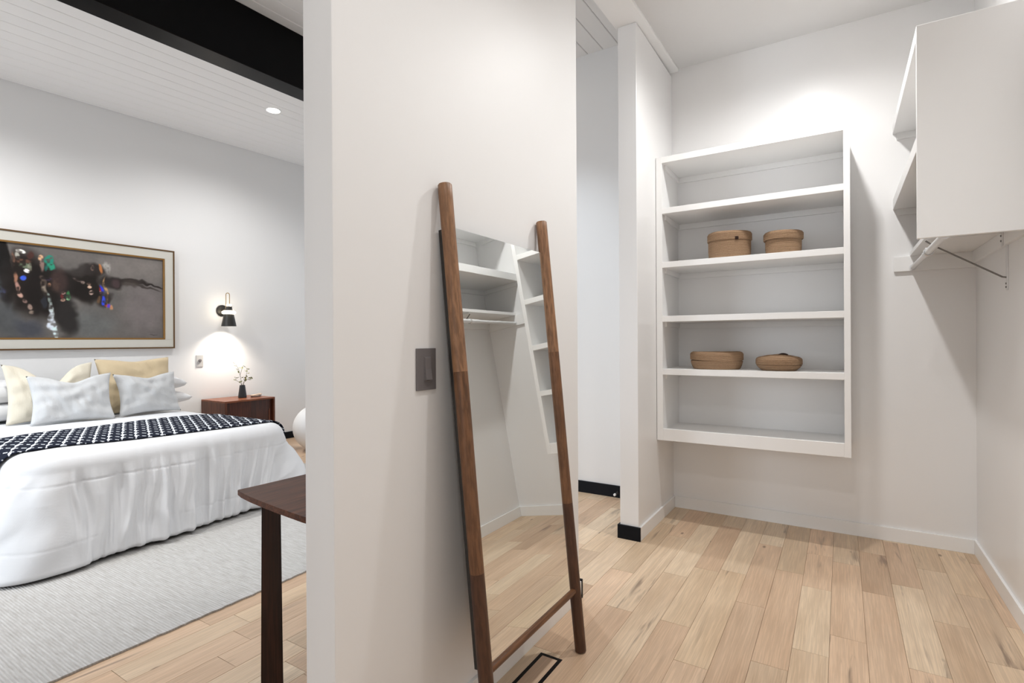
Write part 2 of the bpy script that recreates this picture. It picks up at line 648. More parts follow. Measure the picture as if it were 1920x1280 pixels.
M['lamp'] = emit('lamp_diffuser', (1.0, 0.95, 0.88, 1), 14)
downlight(-5.02, 3.38, 'glowing round recessed light in the white board ceiling near the headboard wall', BEDROOM_W * .68, BEDROOM_LIGHT)
downlight(-5.02, 1.05, 'recessed bedroom ceiling light above the left side of the bed', BEDROOM_W, BEDROOM_LIGHT)
downlight(-4.30, 0.90, 'added bedroom fill light above the foot of the bed', 185, BEDROOM_LIGHT, blend=1.0, size=78)  # unseen lamp added to brighten the duvet top
downlight(-2.30, 1.95, 'added bedroom fill light tilted towards the foot of the bed', 42, BEDROOM_LIGHT, blend=1.0, size=76, aim=(-4.0, 1.75, .35))  # unseen lamp added to light the foot face of the duvet
downlight(-2.05, 3.38, 'added bluish fill light in the hall behind the white partition', 95, (0.82, 0.91, 1.0), blend=1.0, size=92)  # unseen cool lamp added to lift the lower hall wall
downlight(-0.19, 3.14, 'recessed dressing room ceiling light in front of the white bookcase', CLOSET_W[0], CLOSET_LIGHT, 'closet', blend=0.9, size=166)
downlight(-0.20, 1.75, 'recessed dressing room ceiling light opposite the leaning mirror', CLOSET_W[1], CLOSET_LIGHT, 'closet', blend=1.0, size=128)
downlight(-0.15, 0.10, 'recessed dressing room ceiling light at its open end', CLOSET_W[2], CLOSET_LIGHT, 'closet', blend=0.6, size=165)
# ------------------------------------------------------------------ built-in bookcase on the back wall
BX0, BX1, BY, BZ0, BZ1 = -1.117, 0.048, 3.745, 0.591, 2.596
bc = thing('bookcase', 'white wall-mounted open bookcase with five bays holding four woven baskets', 'bookcase', ((BX0 + BX1) / 2, BY, BZ0))
ix0, ix1 = BX0 + .042, BX1 - .034
box_part('side_panel', M['white'], bc, BX0, ix0, BY, Y_B, BZ0, BZ1, 0.0012)
box_part('side_panel', M['white'], bc, ix1, BX1, BY, Y_B, BZ0, BZ1, 0.0012)
box_part('top_panel', M['white'], bc, ix0, ix1, BY + .0005, Y_B, BZ1 - .043, BZ1 - .0003, 0.0008)
box_part('bottom_panel', M['white'], bc, ix0, ix1, BY + .02, Y_B, BZ0 + .045, BZ0 + .07, 0.0008)
box_part('bottom_rail', M['white'], bc, ix0, ix1, BY + .0005, BY + .02, BZ0, .675, 0.0015)
SHELF_Z = [2.234, 1.853, 1.471, 1.097]
for z in SHELF_Z:
    box_part('shelf', M['white'], bc, ix0, ix1, BY + .0005, Y_B, z - .041, z, 0.0012)
for z in [BZ1] + SHELF_Z:
    d = .043 if z == BZ1 else .041
    box_part('cleat', M['white'], bc, ix0, ix1, Y_B - .016, Y_B, z - d - .04, z - d, 0.0008)
    box_part('cleat', M['white'], bc, ix0, ix0 + .014, BY + .06, Y_B - .016, z - d - .035, z - d, 0.0008)

# ------------------------------------------------------------------ woven baskets on the shelves


def basket_mat():
    a = N('coiled_seagrass')
    v = a.coords()
    w = a.n('ShaderNodeTexWave', wave_type='BANDS', bands_direction='Z')
    w.inputs['Scale'].default_value = 36
    w.inputs['Distortion'].default_value = 0.6
    a.l(v, w.inputs['Vector'])
    nz = a.noise(a.coords((1, 1, 2.2)), 130, 3)
    c = a.mix(nz, srgb(140, 111, 86), srgb(190, 160, 130))
    c = a.mix(a.math('MULTIPLY', a.math('SUBTRACT', 1.0, w.outputs['Fac']), 0.42), c, srgb(104, 78, 56))
    a.bump(a.math('ADD', w.outputs['Fac'], nz), 0.8, 0.0016)
    return a.set(c, 0.85, 0.2)


M['basket'] = basket_mat()
M['hole'] = plain('dark_leather', srgb(46, 28, 22), 0.7, 0.2)


def coil(prof_pts, per=0.006, amp=0.0009):
    """resamples a profile and ripples it like coiled rope"""
    out = []
    acc = 0
    for (r0, z0), (r1, z1) in zip(prof_pts, prof_pts[1:]):
        L = math.hypot(r1 - r0, z1 - z0)
        n = max(1, int(L / (per / 4)))
        nx, nz = (z1 - z0) / (L + 1e-9), -(r1 - r0) / (L + 1e-9)
        for i in range(n):
            t_ = i / n
            s = amp * math.sin(2 * math.pi * (acc + L * t_) / per)
            r = r0 + (r1 - r0) * t_
            out.append((max(0, r + (nx * s if r > .004 else 0)), z0 + (z1 - z0) * t_ + nz * s))
        acc += L
    out.append(prof_pts[-1])
    return out


def basket(x, y, z, r, h, lid_h, label, sy=1.0, taper=0.94, lid_out=0.004, sag=0.0, knob=None, dome=0.012, rot=0.0):
    b = thing('lidded_basket', label, 'basket', (x, y, z), 'woven baskets on the bookcase')
    bm = new()
    zb = h - lid_h
    add_lathe(bm, coil([(0, 0), (r * taper - .008, 0), (r * taper, .006), (r * (taper + 1) / 2 + .002, zb * .5), (r, zb - .004), (r - .006, zb), (0, zb)]), 56, (0, 0, 0), 1, sy)
    obj('body', bm, M['basket'], b, True, True)
    bm = new()
    R = r + lid_out
    add_lathe(bm, coil([(0, zb), (R - .002, zb), (R, zb + .004), (R, h - .016), (R - .006, h - .006), (R - .018, h), (R * .5, h + dome * .6), (0, h + dome)]), 56, (0, 0, 0), 1, sy)
    for v in bm.verts:
        if sag:
            a = math.atan2(v.co.y, v.co.x)
            v.co.z += sag * math.sin(a * 2 + 0.6) * min(1, (v.co.x ** 2 + v.co.y ** 2) / (r * r))
    obj('lid', bm, M['basket'], b, True, True)
    if knob == 'tab':
        bm = new()
        a0 = math.radians(-62)
        cx, cy = (R + .001) * math.cos(a0), (R + .001) * math.sin(a0) * sy
        add_box(bm, -.011, .011, -.003, .004, zb - .006, zb + .014, .002)
        bmesh.ops.rotate(bm, verts=bm.verts[:], cent=(0, 0, 0), matrix=Matrix.Rotation(a0 + math.pi / 2, 3, 'Z'))
        bmesh.ops.translate(bm, verts=bm.verts[:], vec=(cx, cy, 0))
        obj('leather_tab', bm, M['hole'], b, False, True)
    if knob == 'loop':
        bm = new()
        pts = [(.004 + .050 * i / 10, -.035 + .01 * math.sin(math.pi * i / 10), h + dome * .72 + .006 * math.sin(math.pi * i / 10)) for i in range(11)]
        add_tube(bm, pts, 0.0065, 8)
        obj('leather_handle', bm, M['hole'], b, True, True)
    b.rotation_euler.z = rot
    return b


basket(-0.66, 3.935, SHELF_Z[1], .138, .188, .062, 'tall round woven basket with flat lid and dark tab, on the second shelf', taper=.97, lid_out=.006, knob='tab', sag=.003, dome=.006)
basket(-0.325, 3.935, SHELF_Z[1], .108, .158, .055, 'smaller round woven basket with overhanging lid, right of the tall tabbed basket', taper=.96, lid_out=.011, dome=.006, sag=.002)
basket(-0.745, 3.91, SHELF_Z[3], .172, .118, .058, 'wide oval woven basket with uneven sagging lid, on the lowest filled shelf', sy=.72, taper=.90, lid_out=.003, sag=.006, dome=.004, rot=.12)
basket(-0.352, 3.90, SHELF_Z[3], .136, .088, .048, 'shallow round woven basket with dark loop in its lid, beside the wide oval basket', taper=.80, lid_out=.003, knob='loop', dome=.020)

# ------------------------------------------------------------------ closet unit on the right wall
cu = thing('closet_shelf_unit', 'white closet unit with end panel and shelves hung on right wall', 'shelf unit', (0.49, 2.93, 1.739))
CX0, CY0, CZ0, CZ1 = 0.284, 2.91, 1.739, 2.671
box_part('end_panel', M['white'], cu, CX0, X_R, CY0, CY0 + .022, CZ0, CZ1, 0.0015)
yb0 = CY0 + .022
for z0, z1 in ((2.612, 2.6708), (2.128, 2.193)):
    box_part('shelf', M['white'], cu, CX0 + .0005, X_R, yb0, Y_B, z0, z1, 0.0012)
    box_part('cleat', M['white'], cu, X_R - .016, X_R, yb0, Y_B - .016, z0 - .04, z0, 0.0008)
    box_part('cleat', M['white'], cu, CX0 + .02, X_R, Y_B - .016, Y_B, z0 - .04, z0, 0.0008)
box_part('lower_shelf', M['white'], cu, 0.370, X_R, yb0, Y_B, 1.823, 1.848, 0.001)
box_part('cleat', M['white'], cu, CX0 + .003, X_R, Y_B - .018, Y_B, 1.728, 1.823, 0.0012)
box_part('cleat', M['white'], cu, X_R - .018, X_R, yb0, Y_B - .018, 1.752, 1.823, 0.0012)
# the hanging rod: a thin tube sliding in a wider sleeve
rod = thing('closet_rod', 'telescoping white steel hanging rod under the lower shelf of closet unit', 'closet rod', (0.384, yb0, 1.75))
bm = new(); add_tube(bm, [(0.384, yb0 + .001, 1.75), (0.384, 3.58, 1.75)], 0.0165, 20)
obj('sleeve', bm, M['white_metal'], rod, True)
bm = new(); add_tube(bm, [(0.384, 3.56, 1.75), (0.384, Y_B - .019, 1.75)], 0.0135, 20)
obj('inner_tube', bm, M['white_metal'], rod, True)
for y0 in (yb0 + .0012, Y_B - .0232):
    bm = new()
    add_lathe(bm, [(0, 0), (.019, 0), (.019, .004), (0, .004)], 20)
    bmesh.ops.rotate(bm, verts=bm.verts[:], cent=(0, 0, 0), matrix=Matrix.Rotation(-math.pi / 2, 3, 'X'))
    bmesh.ops.translate(bm, verts=bm.verts[:], vec=(0.384, y0, 1.75))
    obj('end_flange', bm, M['white_metal'], rod, True)
# rod bracket
rb = thing('rod_bracket', 'white steel shelf and rod bracket with diagonal brace on right wall', 'bracket', (0.66, 3.46, 1.53))
box_part('wall_strip', M['white_metal'], rb, X_R - .024, X_R - .018, 3.448, 3.474, 1.75, 1.822, 0.001)
box_part('wall_strip', M['white_metal'], rb, X_R - .006, X_R, 3.448, 3.474, 1.535, 1.752, 0.001)
bm = new(); add_tube(bm, [(X_R - .004, 3.461, 1.597), (X_R - .02, 3.461, 1.60), (0.40, 3.461, 1.782), (0.372, 3.461, 1.806)], 0.0042, 10)
obj('brace', bm, M['steel_and_shade'], rb, True)  # the brace's shade is put into its grey colour
box_part('shelf_arm', M['white_metal'], rb, 0.372, X_R - .024, 3.455, 3.467, 1.813, 1.8225, 0.001)
bm = new()
add_tube(bm, [(0.384 + .020 * math.cos(a), 3.461, 1.75 + .020 * math.sin(a)) for a in [math.radians(q) for q in range(60, 361, 20)]], 0.0035, 8)
obj('rod_hook', bm, M['chrome'], rb, True)
for z in (1.80, 1.775, 1.567, 1.55):
    bm = new()
    xx = X_R - .024 if z > 1.7 else X_R - .006
    add_tube(bm, [(xx, 3.461, z), (xx - .003, 3.461, z)], 0.005, 10)
    obj('screw', bm, M['steel_and_shade'], rb, True)

# ------------------------------------------------------------------ leaning mirror with wooden poles
LEAN = math.asin(0.177 / 1.824)
mir = thing('leaning_mirror', 'tall mirror between two round wooden poles, leaning on the white partition', 'mirror', (-0.931, 1.69, 0.0025))
mir.rotation_euler = (0, -LEAN, 0)


def pole_mat(name, tint):
    a = N(name)
    g = a.noise(a.coords((16, 16, 1.3), rand=True), 1.0, 5, 0.6, 0.7)
    p = a.noise(a.coords((95, 95, 13), rand=True), 1.0, 3, 0.6)
    big = a.noise(a.coords((3, 3, 1.2), rand=True), 1.0, 2)
    d, l_ = tint
    c = a.ramp(g, [(0.28, d), (0.52, l_), (0.75, d)])
    c = a.mix(a.math('MULTIPLY', a.ramp(p, [(0.40, (1, 1, 1, 1)), (0.56, (0, 0, 0, 1))]), 0.75), c, tuple(x * 0.30 for x in d[:3]) + (1,))
    c = a.mix(a.math('MULTIPLY', a.ramp(p, [(0.58, (0, 0, 0, 1)), (0.70, (1, 1, 1, 1))]), 0.42), c, tuple(min(1, x * 1.7) for x in l_[:3]) + (1,))
    c = a.mix(big, c, tuple(x * 0.9 for x in l_[:3]) + (1,))
    a.bump(p, 0.6, 0.0012)
    return a.set(c, 0.42, 0.4)


PM = [pole_mat('mango_wood_lower', (srgb(46, 29, 21), srgb(86, 56, 39))), pole_mat('mango_wood_middle', (srgb(72, 47, 32), srgb(124, 86, 58))), pole_mat('mango_wood_upper', (srgb(98, 67, 47), srgb(156, 115, 83)))]


def pole(y0, cuts, top=1.824):
    def sec(za, zb, first, last):
        bm = new()
        n = 12
        pts, rs = [], []
        if first:
            pts.append((0, y0, za)); rs.append(.0205)
            pts.append((0, y0, za + .003)); rs.append(.0232)
        for i in range(n + 1):
            z = za + (zb - za) * i / n
            if (first and i == 0) or (last and i == n):
                continue
            pts.append((0, y0, z)); rs.append(.0238 + .0005 * math.sin(z * 7 + y0 * 9))
        if last:
            pts.append((0, y0, zb - .004)); rs.append(.0235)
            pts.append((0, y0, zb)); rs.append(.0205)
        add_tube(bm, pts, rs, 28)
        return bm
    za, zb = cuts
    p = obj('pole', sec(zb, top, False, True), PM[2], mir, True, True)
    obj('pole_section', sec(za, zb, False, False), PM[1], p, True, True)
    obj('pole_section', sec(0, za, True, False), PM[0], p, True, True)


YL, YR = 1.366, 2.027
pole(YL, (.565, 1.205))
pole(YR, (.615, 1.255))
a = N('mirror_glass')
M['mirror'] = a.set((0.86, 0.88, 0.87, 1), 0.0, 0.5, 1.0)
bm = new()
add_box(bm, -.0035, .0015, YL + .012, YR - .012, .262, 1.684, 0.0008)
obj('mirror_glass', bm, M['mirror'], mir, False, True)
bm = new()
add_box(bm, -.036, -.0036, YL - .008, YR + .006, .262, 1.676, 0.001)
obj('back_panel', bm, M['black_matte'], mir, False, True)
bm = new()
add_tube(bm, [(0.002, YL + .015, .253), (0.002, YR - .015, .253)], .0125, 16)
obj('bottom_rail', bm, wood('mirror_rail_wood', srgb(84, 52, 32), srgb(128, 86, 54), 1.0, 'Y', 0.35), mir, True, True)
# the children were given in wall coordinates along Y: bring them to the thing's own origin
for ch in mir.children:
    ch.location.y -= 1.69

# ------------------------------------------------------------------ switch, vent, door stop
sw = thing('light_switch', 'grey rocker light switch on the white partition beside leaning mirror', 'light switch', (XP, 1.292, 1.145))
box_part('plate', M['grey_plate'], sw, XP, XP + .008, 1.248, 1.337, 1.145, 1.278, 0.002, 2)
box_part('rocker_frame', M['grey_plate'], sw, XP + .008, XP + .0095, 1.277, 1.311, 1.172, 1.252, 0.0006)
bm = new()
x0 = XP + .0095
prof = [(1.175, x0), (1.178, x0 + .0085), (1.2125, x0 + .003), (1.248, x0 + .0022), (1.250, x0)]
va = [bm.verts.new((x, 1.280, z)) for z, x in prof]
vb = [bm.verts.new((x, 1.308, z)) for z, x in prof]
bm.faces.new(va); bm.faces.new(vb[::-1])
for i in range(5):
    bm.faces.new((va[i], va[(i + 1) % 5], vb[(i + 1) % 5], vb[i]))
obj('rocker', bm, M['grey_plate'], sw)

vent = thing('floor_vent', 'flush floor vent with black outline and wooden inset beside leaning mirror', 'floor vent', (-1.021, 1.78, 0))
vx0, vx1, vy0, vy1, w_ = -1.069, -0.970, 1.60, 1.934, .015
bm = new()
add_box(bm, vx0, vx1, vy1 - w_, vy1, 0, .0016)
add_box(bm, vx0, vx1, vy0, vy0 + w_, 0, .0016)
add_box(bm, vx0, vx0 + w_, vy0 + w_, vy1 - w_, 0, .0016)
add_box(bm, vx1 - w_, vx1, vy0 + w_, vy1 - w_, 0, .0016)
obj('frame', bm, M['black'], vent)
o = box_part('inset_panel', M['floor'], vent, vx0 + w_, vx1 - w_, vy0 + w_, vy1 - w_, 0, .0012)
o.color = (0.68, 0.50, 0.36, 1)

ds = thing('door_stop', 'small spring door stop with white tip on the black hall baseboard', 'door stop', (-1.575, Y_B - .05, .03))
yd = Y_B - BASE_T
bm = new(); add_tube(bm, [(-1.575, yd, .042), (-1.575, yd - .006, .042)], .012, 16)
obj('base', bm, M['black_matte'], ds, True)
bm = new()
add_tube(bm, [(-1.575 + .005 * math.cos(i * .9), yd - .006 - i * .0009, .042 + .005 * math.sin(i * .9)) for i in range(56)], .0014, 6)
obj('spring', bm, M['black_matte'], ds, True)
bm = new(); add_tube(bm, [(-1.575, yd - .055, .042), (-1.575, yd - .058, .042), (-1.575, yd - .072, .042), (-1.575, yd - .075, .042)], [.008, .0105, .0105, .007], 16)
obj('tip', bm, M['white'], ds, True)
# ------------------------------------------------------------------ rug
def rug_mat():
    a = N('handwoven_wool')
    w = a.n('ShaderNodeTexWave', wave_type='BANDS', bands_direction='Y')
    w.inputs['Scale'].default_value = 26
    w.inputs['Distortion'].default_value = 0.9
    w.inputs['Detail'].default_value = 2
    w.inputs['Detail Scale'].default_value = 2.0
    a.l(a.coords(), w.inputs['Vector'])
    st = a.noise(a.coords((9.0, 85, 1)), 1.0, 4, 0.7)
    sp = a.noise(a.coords((28, 140, 1)), 1.0, 2)
    c = a.ramp(st, [(0.28, srgb(172, 167, 163)), (0.52, srgb(200, 198, 196)), (0.75, srgb(220, 219, 218))])
    c = a.mix(a.math('MULTIPLY', sp, 0.5), c, srgb(176, 172, 168))
    c = a.mix(a.math('MULTIPLY', a.math('SUBTRACT', 1.0, w.outputs['Fac']), 0.34), c, srgb(150, 147, 144))
    a.bump(a.math('ADD', w.outputs['Fac'], sp), 0.7, 0.002)
    return a.set(c, 0.95, 0.1)


bm = new()
rx0, rx1, ry0, ry1 = -5.35, -2.572, -0.15, 3.62
edge = []
rr = random.Random(3)
for i in range(160):
    edge.append((rx1 + rr.uniform(-.003, .003), ry0 + (ry1 - ry0) * i / 159))
edge += [(rx0, ry1), (rx0, ry0)]
add_prism(bm, edge, 0.0005, 0.009)
tag(obj('rug', bm, rug_mat()), 'pale grey flatwoven rug lying under the bed on wooden floor', 'rug')

# ------------------------------------------------------------------ bed
M['sheet'] = cloth('white_sheet', (0.80, 0.80, 0.81, 1), 300)
M['bedbase'] = cloth('dark_bed_base', (0.06, 0.055, 0.05, 1), 300)
bed = thing('bed', 'wide bed on dark base standing on the pale rug under the painting', 'bed', (-5.0, 1.87, 0.009))
bm = new(); add_box(bm, -6.20, -3.99, 1.19, 2.66, .08, .30, .01)
obj('bed_base', bm, M['bedbase'], bed)
bm = new(); add_box(bm, -6.20, -3.98, 1.18, 2.67, .30, .57, .05, 4)
obj('mattress', bm, M['sheet'], bed, True)
for lx in (-6.1, -4.1):
    for ly in (1.26, 2.58):
        bm = new()
        add_box(bm, lx - .03, lx + .03, ly - .03, ly + .03, .0092, .085)
        obj('leg', bm, M['black_matte'], bed)

DX0, DX1, DY0, DY1, DZ, DR = -6.18, -4.00, 1.18, 2.665, .634, .12


def nz(*p):
    return noise.noise(Vector(p))


def top_z(x, y):
    u = (x - DX0) / (DX1 - DX0)
    v = (y - DY0) / (DY1 - DY0)
    e = max(0.0, min(1.0, u, 1 - u, v, 1 - v) * 5) if 0 < u < 1 and 0 < v < 1 else 0
    puff = 0.014 * (1 - (1 - min(1, e)) ** 2)
    return DZ + puff + 0.006 * nz(x * 2.3, y * 2.3, 1.7) * min(1, e * 3) + 0.0022 * nz(x * 9, y * 9, 5.1) * min(1, e * 3)


def outline(n):
    """rounded rectangle run around the bed: point, outward normal, arc length"""
    r = .07
    pts = []
    segs = [((DX0, DY1), (DX1 - r, DY1), (0, 1)), ('arc', (DX1 - r, DY1 - r), 90, 0), ((DX1, DY1 - r), (DX1, DY0 + r), (1, 0)),
            ('arc', (DX1 - r, DY0 + r), 0, -90), ((DX1 - r, DY0), (DX0, DY0), (0, -1)), ((DX0, DY0), (DX0, DY1), (-1, 0))]
    out, acc = [], 0
    step = 0.0062
    for s in segs:
        if s[0] == 'arc':
            L = r * math.pi / 2
            k = max(2, int(L / step) + 6)
            for i in range(k):
                a = math.radians(s[2] + (s[3] - s[2]) * i / k)
                out.append((s[1][0] + r * math.cos(a), s[1][1] + r * math.sin(a), math.cos(a), math.sin(a), acc + L * i / k))
        else:
            (x0, y0), (x1, y1), nn = s
            L = math.hypot(x1 - x0, y1 - y0)
            st = step if abs(nn[0]) > .5 and nn[0] > 0 else (.03 if nn[0] < 0 else .016)
            k = int(L / st)
            for i in range(k):
                t_ = i / k
                out.append((x0 + (x1 - x0) * t_, y0 + (y1 - y0) * t_, nn[0], nn[1], acc + L * t_))
        acc += L
    return out


def flare(x, y, nx, ny):
    f = 0.0
    if nx > 0:
        f += nx * (.085 + .13 * math.exp(-((y - 1.12) / .20) ** 2) + .06 * math.exp(-((y - 1.65) / .35) ** 2) - .035 * max(0, min(1, (y - 2.0) / .4)))
    if ny > 0:
        f += ny * (.07 + .16 * math.exp(-((x + 3.95) / .22) ** 2))
    if ny < 0:
        f += -ny * (.045 + .09 * math.exp(-((x + 3.95) / .3) ** 2))
    return f


HEM = 0.022
bm = new()
ring = outline(0)
NL = 90
rows = []
for j in range(NL + 1):
    row = []
    for (x, y, nx, ny, a) in ring:
        if j <= 10:
            q = j / 10 * math.radians(74)
            d, z = DR * math.sin(q), -DR * (1 - math.cos(q))
            z += top_z(x - nx * .02, y - ny * .02) * 1.0
            fold_w = .10 * (j / 10)
        else:
            t_ = (j - 10) / (NL - 10)
            hem = HEM + .018 * max(0, nx) * (0.5 + 0.5 * nz(a * 2.1, 3.3, 0)) - (.010 * math.exp(-((y - 1.12) / .2) ** 2) if nx > 0 else 0)
            zt = DZ - DR * .724
            z = zt + (hem - zt) * t_
            d = DR * .961 + (flare(x, y, nx, ny) + .035) * t_
            if nx < 0:
                d = DR * (1 - .3 * t_)
            # tucked hem
            d -= .022 * max(0, (t_ - .95) / .05) ** 2
            fold_w = .10 + .90 * min(1, t_ * 3.2)
            # quilting seams pull the cloth in
            for zs in (.470, .165):
                zz = z - zs - .012 * nz(a * 1.3, zs * 9, 2)
                sm = max(0.0, min(1.0, .35 + 1.6 * nz(a * 1.7, zs * 31, 12)))
                d -= (.0008 * math.exp(-(zz / .030) ** 2) + .0050 * sm * math.exp(-(zz / .005) ** 2)) * (1.0 if nx >= 0 else 0)
                fold_w *= 1 + .35 * math.exp(-(zz / .06) ** 2)
        sk = a + (z - .3) * (.16 + .22 * nz(a * 1.2, 1.1, 7.7)) + .03 * nz(a * 3, z * 4, 2.2)
        f = .020 * nz(sk * 7, z * 1.6, .3) + .050 * (.26 - abs(nz(sk * 9, z * 1.5, 4.2))) * (1.0 + .5 * nz(a * 2, z * 3, 6)) + .036 * nz(sk * 21, z * 2.2, 8.8) + .013 * nz(sk * 44, z * 4, 1.8)
        f = f * fold_w
        row.append(bm.verts.new((x + nx * (d + f), y + ny * (d + f), max(z, .0115))))
    rows.append(row)
inner = []
NT = 30
cx, cy = (DX0 + DX1) / 2, (DY0 + DY1) / 2
for j in range(1, NT):
    s = 1 - (j / NT)
    row = []
    for (x, y, nx, ny, a) in ring:
        px, py = cx + (x - cx) * s, cy + (y - cy) * s
        row.append(bm.verts.new((px, py, top_z(px, py))))
    inner.append(row)
cv = bm.verts.new((cx, cy, top_z(cx, cy)))
allrows = inner[::-1] + rows
nr = len(ring)
for k in range(nr):
    bm.faces.new((cv, allrows[0][k], allrows[0][(k + 1) % nr]))
for r0, r1 in zip(allrows, allrows[1:]):
    for k in range(nr):
        k2 = (k + 1) % nr
        bm.faces.new((r0[k], r1[k], r1[k2], r0[k2]))
M['duvet'] = cloth('white_duvet_cotton', (0.76, 0.765, 0.78, 1), 260, var=.03, bump=.15)
duvet = obj('duvet', bm, M['duvet'], None, 'all')
tag(duvet, 'thick white quilted duvet draped over the bed down to the rug', 'duvet')
# ------------------------------------------------------------------ runner: navy with a white woven lattice


def runner_mat():
    a = N('navy_lattice_weave')
    uv = a.n('ShaderNodeUVMap')
    uv.uv_map = 'UVMap'
    wob = a.n('ShaderNodeTexNoise')
    wob.inputs['Scale'].default_value = 16
    a.l(uv.outputs[0], wob.inputs['Vector'])
    sx = a.n('ShaderNodeSeparateXYZ')
    a.l(uv.outputs[0], sx.inputs[0])
    wv = a.math('MULTIPLY', a.math('SUBTRACT', wob.outputs['Fac'], .5), .012)
    u = a.math('ADD', sx.outputs[0], wv)      # metres across the bed
    v = a.math('ADD', sx.outputs[1], wv)      # metres along the bed
    P, Q = .082, .20
    p1 = a.math('FRACT', a.math('ADD', a.math('DIVIDE', u, P), a.math('DIVIDE', v, Q)))
    p2 = a.math('FRACT', a.math('SUBTRACT', a.math('DIVIDE', u, P), a.math('DIVIDE', v, Q)))

    def dist(p):
        return a.math('ABSOLUTE', a.math('SUBTRACT', p, 0.5))
    # solid white diagonals one way (bulging), rows of white dots the other way
    bulge = a.math('MULTIPLY', a.math('SINE', a.math('MULTIPLY', p2, 6.2832)), .045)
    l1 = a.math('GREATER_THAN', dist(p1), a.math('ADD', .425, bulge))
    l2 = a.math('GREATER_THAN', dist(p2), .425)
    dots = a.math('GREATER_THAN', a.math('SINE', a.math('MULTIPLY', p1, 6.2832 * 2)), -.2)
    l2 = a.math('MULTIPLY', l2, dots)
    w = a.math('MAXIMUM', l1, l2)
    c = a.mix(w, srgb(27, 31, 44), srgb(214, 218, 224))
    a.bump(a.math('ADD', w, a.noise(uv.outputs[0], 900, 1)), .3, .0012)
    return a.set(c, 0.9, 0.1)


def side_prof(q):
    """q metres past the edge -> outward offset and drop"""
    L = DR * math.pi / 2
    if q < L:
        t_ = q / DR
        return DR * math.sin(t_), -DR * (1 - math.cos(t_))
    k = (q - L) / .45
    return DR + .022 * k, -DR - (q - L)


def low_x(y):
    return float(np.interp(y, [.6, 1.2, 1.5, 1.9, 2.3, 2.75, 3.1], [-4.37, -4.22, -4.14, -4.07, -4.03, -4.02, -4.04]))


def up_x(y):
    return float(np.interp(y, [.6, 1.2, 1.5, 1.9, 2.3, 2.75, 3.1], [-4.96, -4.92, -4.93, -4.93, -4.90, -4.86, -4.85]))


bm = new()
uvl = bm.loops.layers.uv.new('UVMap')
qs = [-.44 + .02 * i for i in range(int((DY1 - DY0 + .44 + .22) / .02) + 1)]
nm = 40
grid, uvs = [], {}
for q in qs:
    row = []
    y = DY0 + q
    for j in range(nm + 1):
        yc = min(max(y, DY0), DY1)
        x = low_x(y) + (up_x(y) - low_x(y)) * j / nm
        if y < DY0:
            d, dz = side_prof(DY0 - y)
            p = (x, DY0 - d - .018, top_z(x, DY0 + .02) + dz + .007)
        elif y > DY1:
            d, dz = side_prof(y - DY1)
            p = (x, DY1 + d + .010, top_z(x, DY1 - .02) + dz + .007)
        else:
            e = min(y - DY0, DY1 - y)
            p = (x, y + (.018 * (max(0, .08 - e) / .08) * (-1 if y - DY0 < DY1 - y else 1)), top_z(x, y) + .008 + .002 * nz(x * 14, y * 14, 3))
        vv = bm.verts.new(p)
        uvs[vv] = (q, (x + 6))
        row.append(vv)
    grid.append(row)
for r0, r1 in zip(grid, grid[1:]):
    for j in range(nm):
        f = bm.faces.new((r0[j], r0[j + 1], r1[j + 1], r1[j]))
        for lp in f.loops:
            lp[uvl].uv = uvs[lp.vert]
ro = obj('bed_runner', bm, runner_mat(), None, 'all')
sol = ro.modifiers.new('thick', 'SOLIDIFY')
sol.thickness = .005
sol.offset = 1
tag(ro, 'navy and white lattice patterned runner laid across the white duvet', 'bed runner')

# ------------------------------------------------------------------ pillows and cushions


def cushion(name, label, cat, group, W, H, T, loc, lean, turn, material, ear=.10, dent=0.0, roll=0.0, seed=0, power=.42, wr=.006, flat=False, nx=40, ny=32):
    bm = new()
    fr, bk = {}, {}
    for i in range(nx + 1):
        for j in range(ny + 1):
            u, v = -1 + 2 * i / nx, -1 + 2 * j / ny
            x = W / 2 * u * (1 - ear * (1 - v * v))
            z = H / 2 * v * (1 - ear * (1 - u * u))
            if dent:
                z -= dent * math.exp(-(u / .42) ** 2) * max(0, (v + .6) / 1.6) ** 1.6
            k = max(0, (1 - u * u) * (1 - v * v)) ** power
            n1 = wr * nz(u * 2.2 + seed, v * 2.8, seed) + wr * .6 * nz(u * 6 + seed, v * 3 + u * 4, 2 + seed)
            t_ = T / 2 * k
            e = min(1, k * 3)
            base_y = .012 * nz(u * 1.5 + seed, v * 1.5, 9 + seed)
            zc = z if flat else z + H / 2
            edge = i in (0, nx) or j in (0, ny)
            fr[i, j] = bm.verts.new((x, base_y - t_ - n1 * e, zc))
            bk[i, j] = fr[i, j] if edge else bm.verts.new((x, base_y + t_ - n1 * e * .5, zc))
    for i in range(nx):
        for j in range(ny):
            bm.faces.new((fr[i, j], fr[i + 1, j], fr[i + 1, j + 1], fr[i, j + 1]))
            q = [bk[i, j], bk[i, j + 1], bk[i + 1, j + 1], bk[i + 1, j]]
            if len({*q}) == 4 and not all(p in (fr[i, j], fr[i + 1, j], fr[i + 1, j + 1], fr[i, j + 1]) for p in q):
                bm.faces.new(q)
    o = obj(name, bm, material, None, 'all', True)
    o.rotation_mode = 'XYZ'
    o.rotation_euler = (-lean, roll, math.pi / 2 + turn)
    o.location = loc
    return tag(o, label, cat, group)


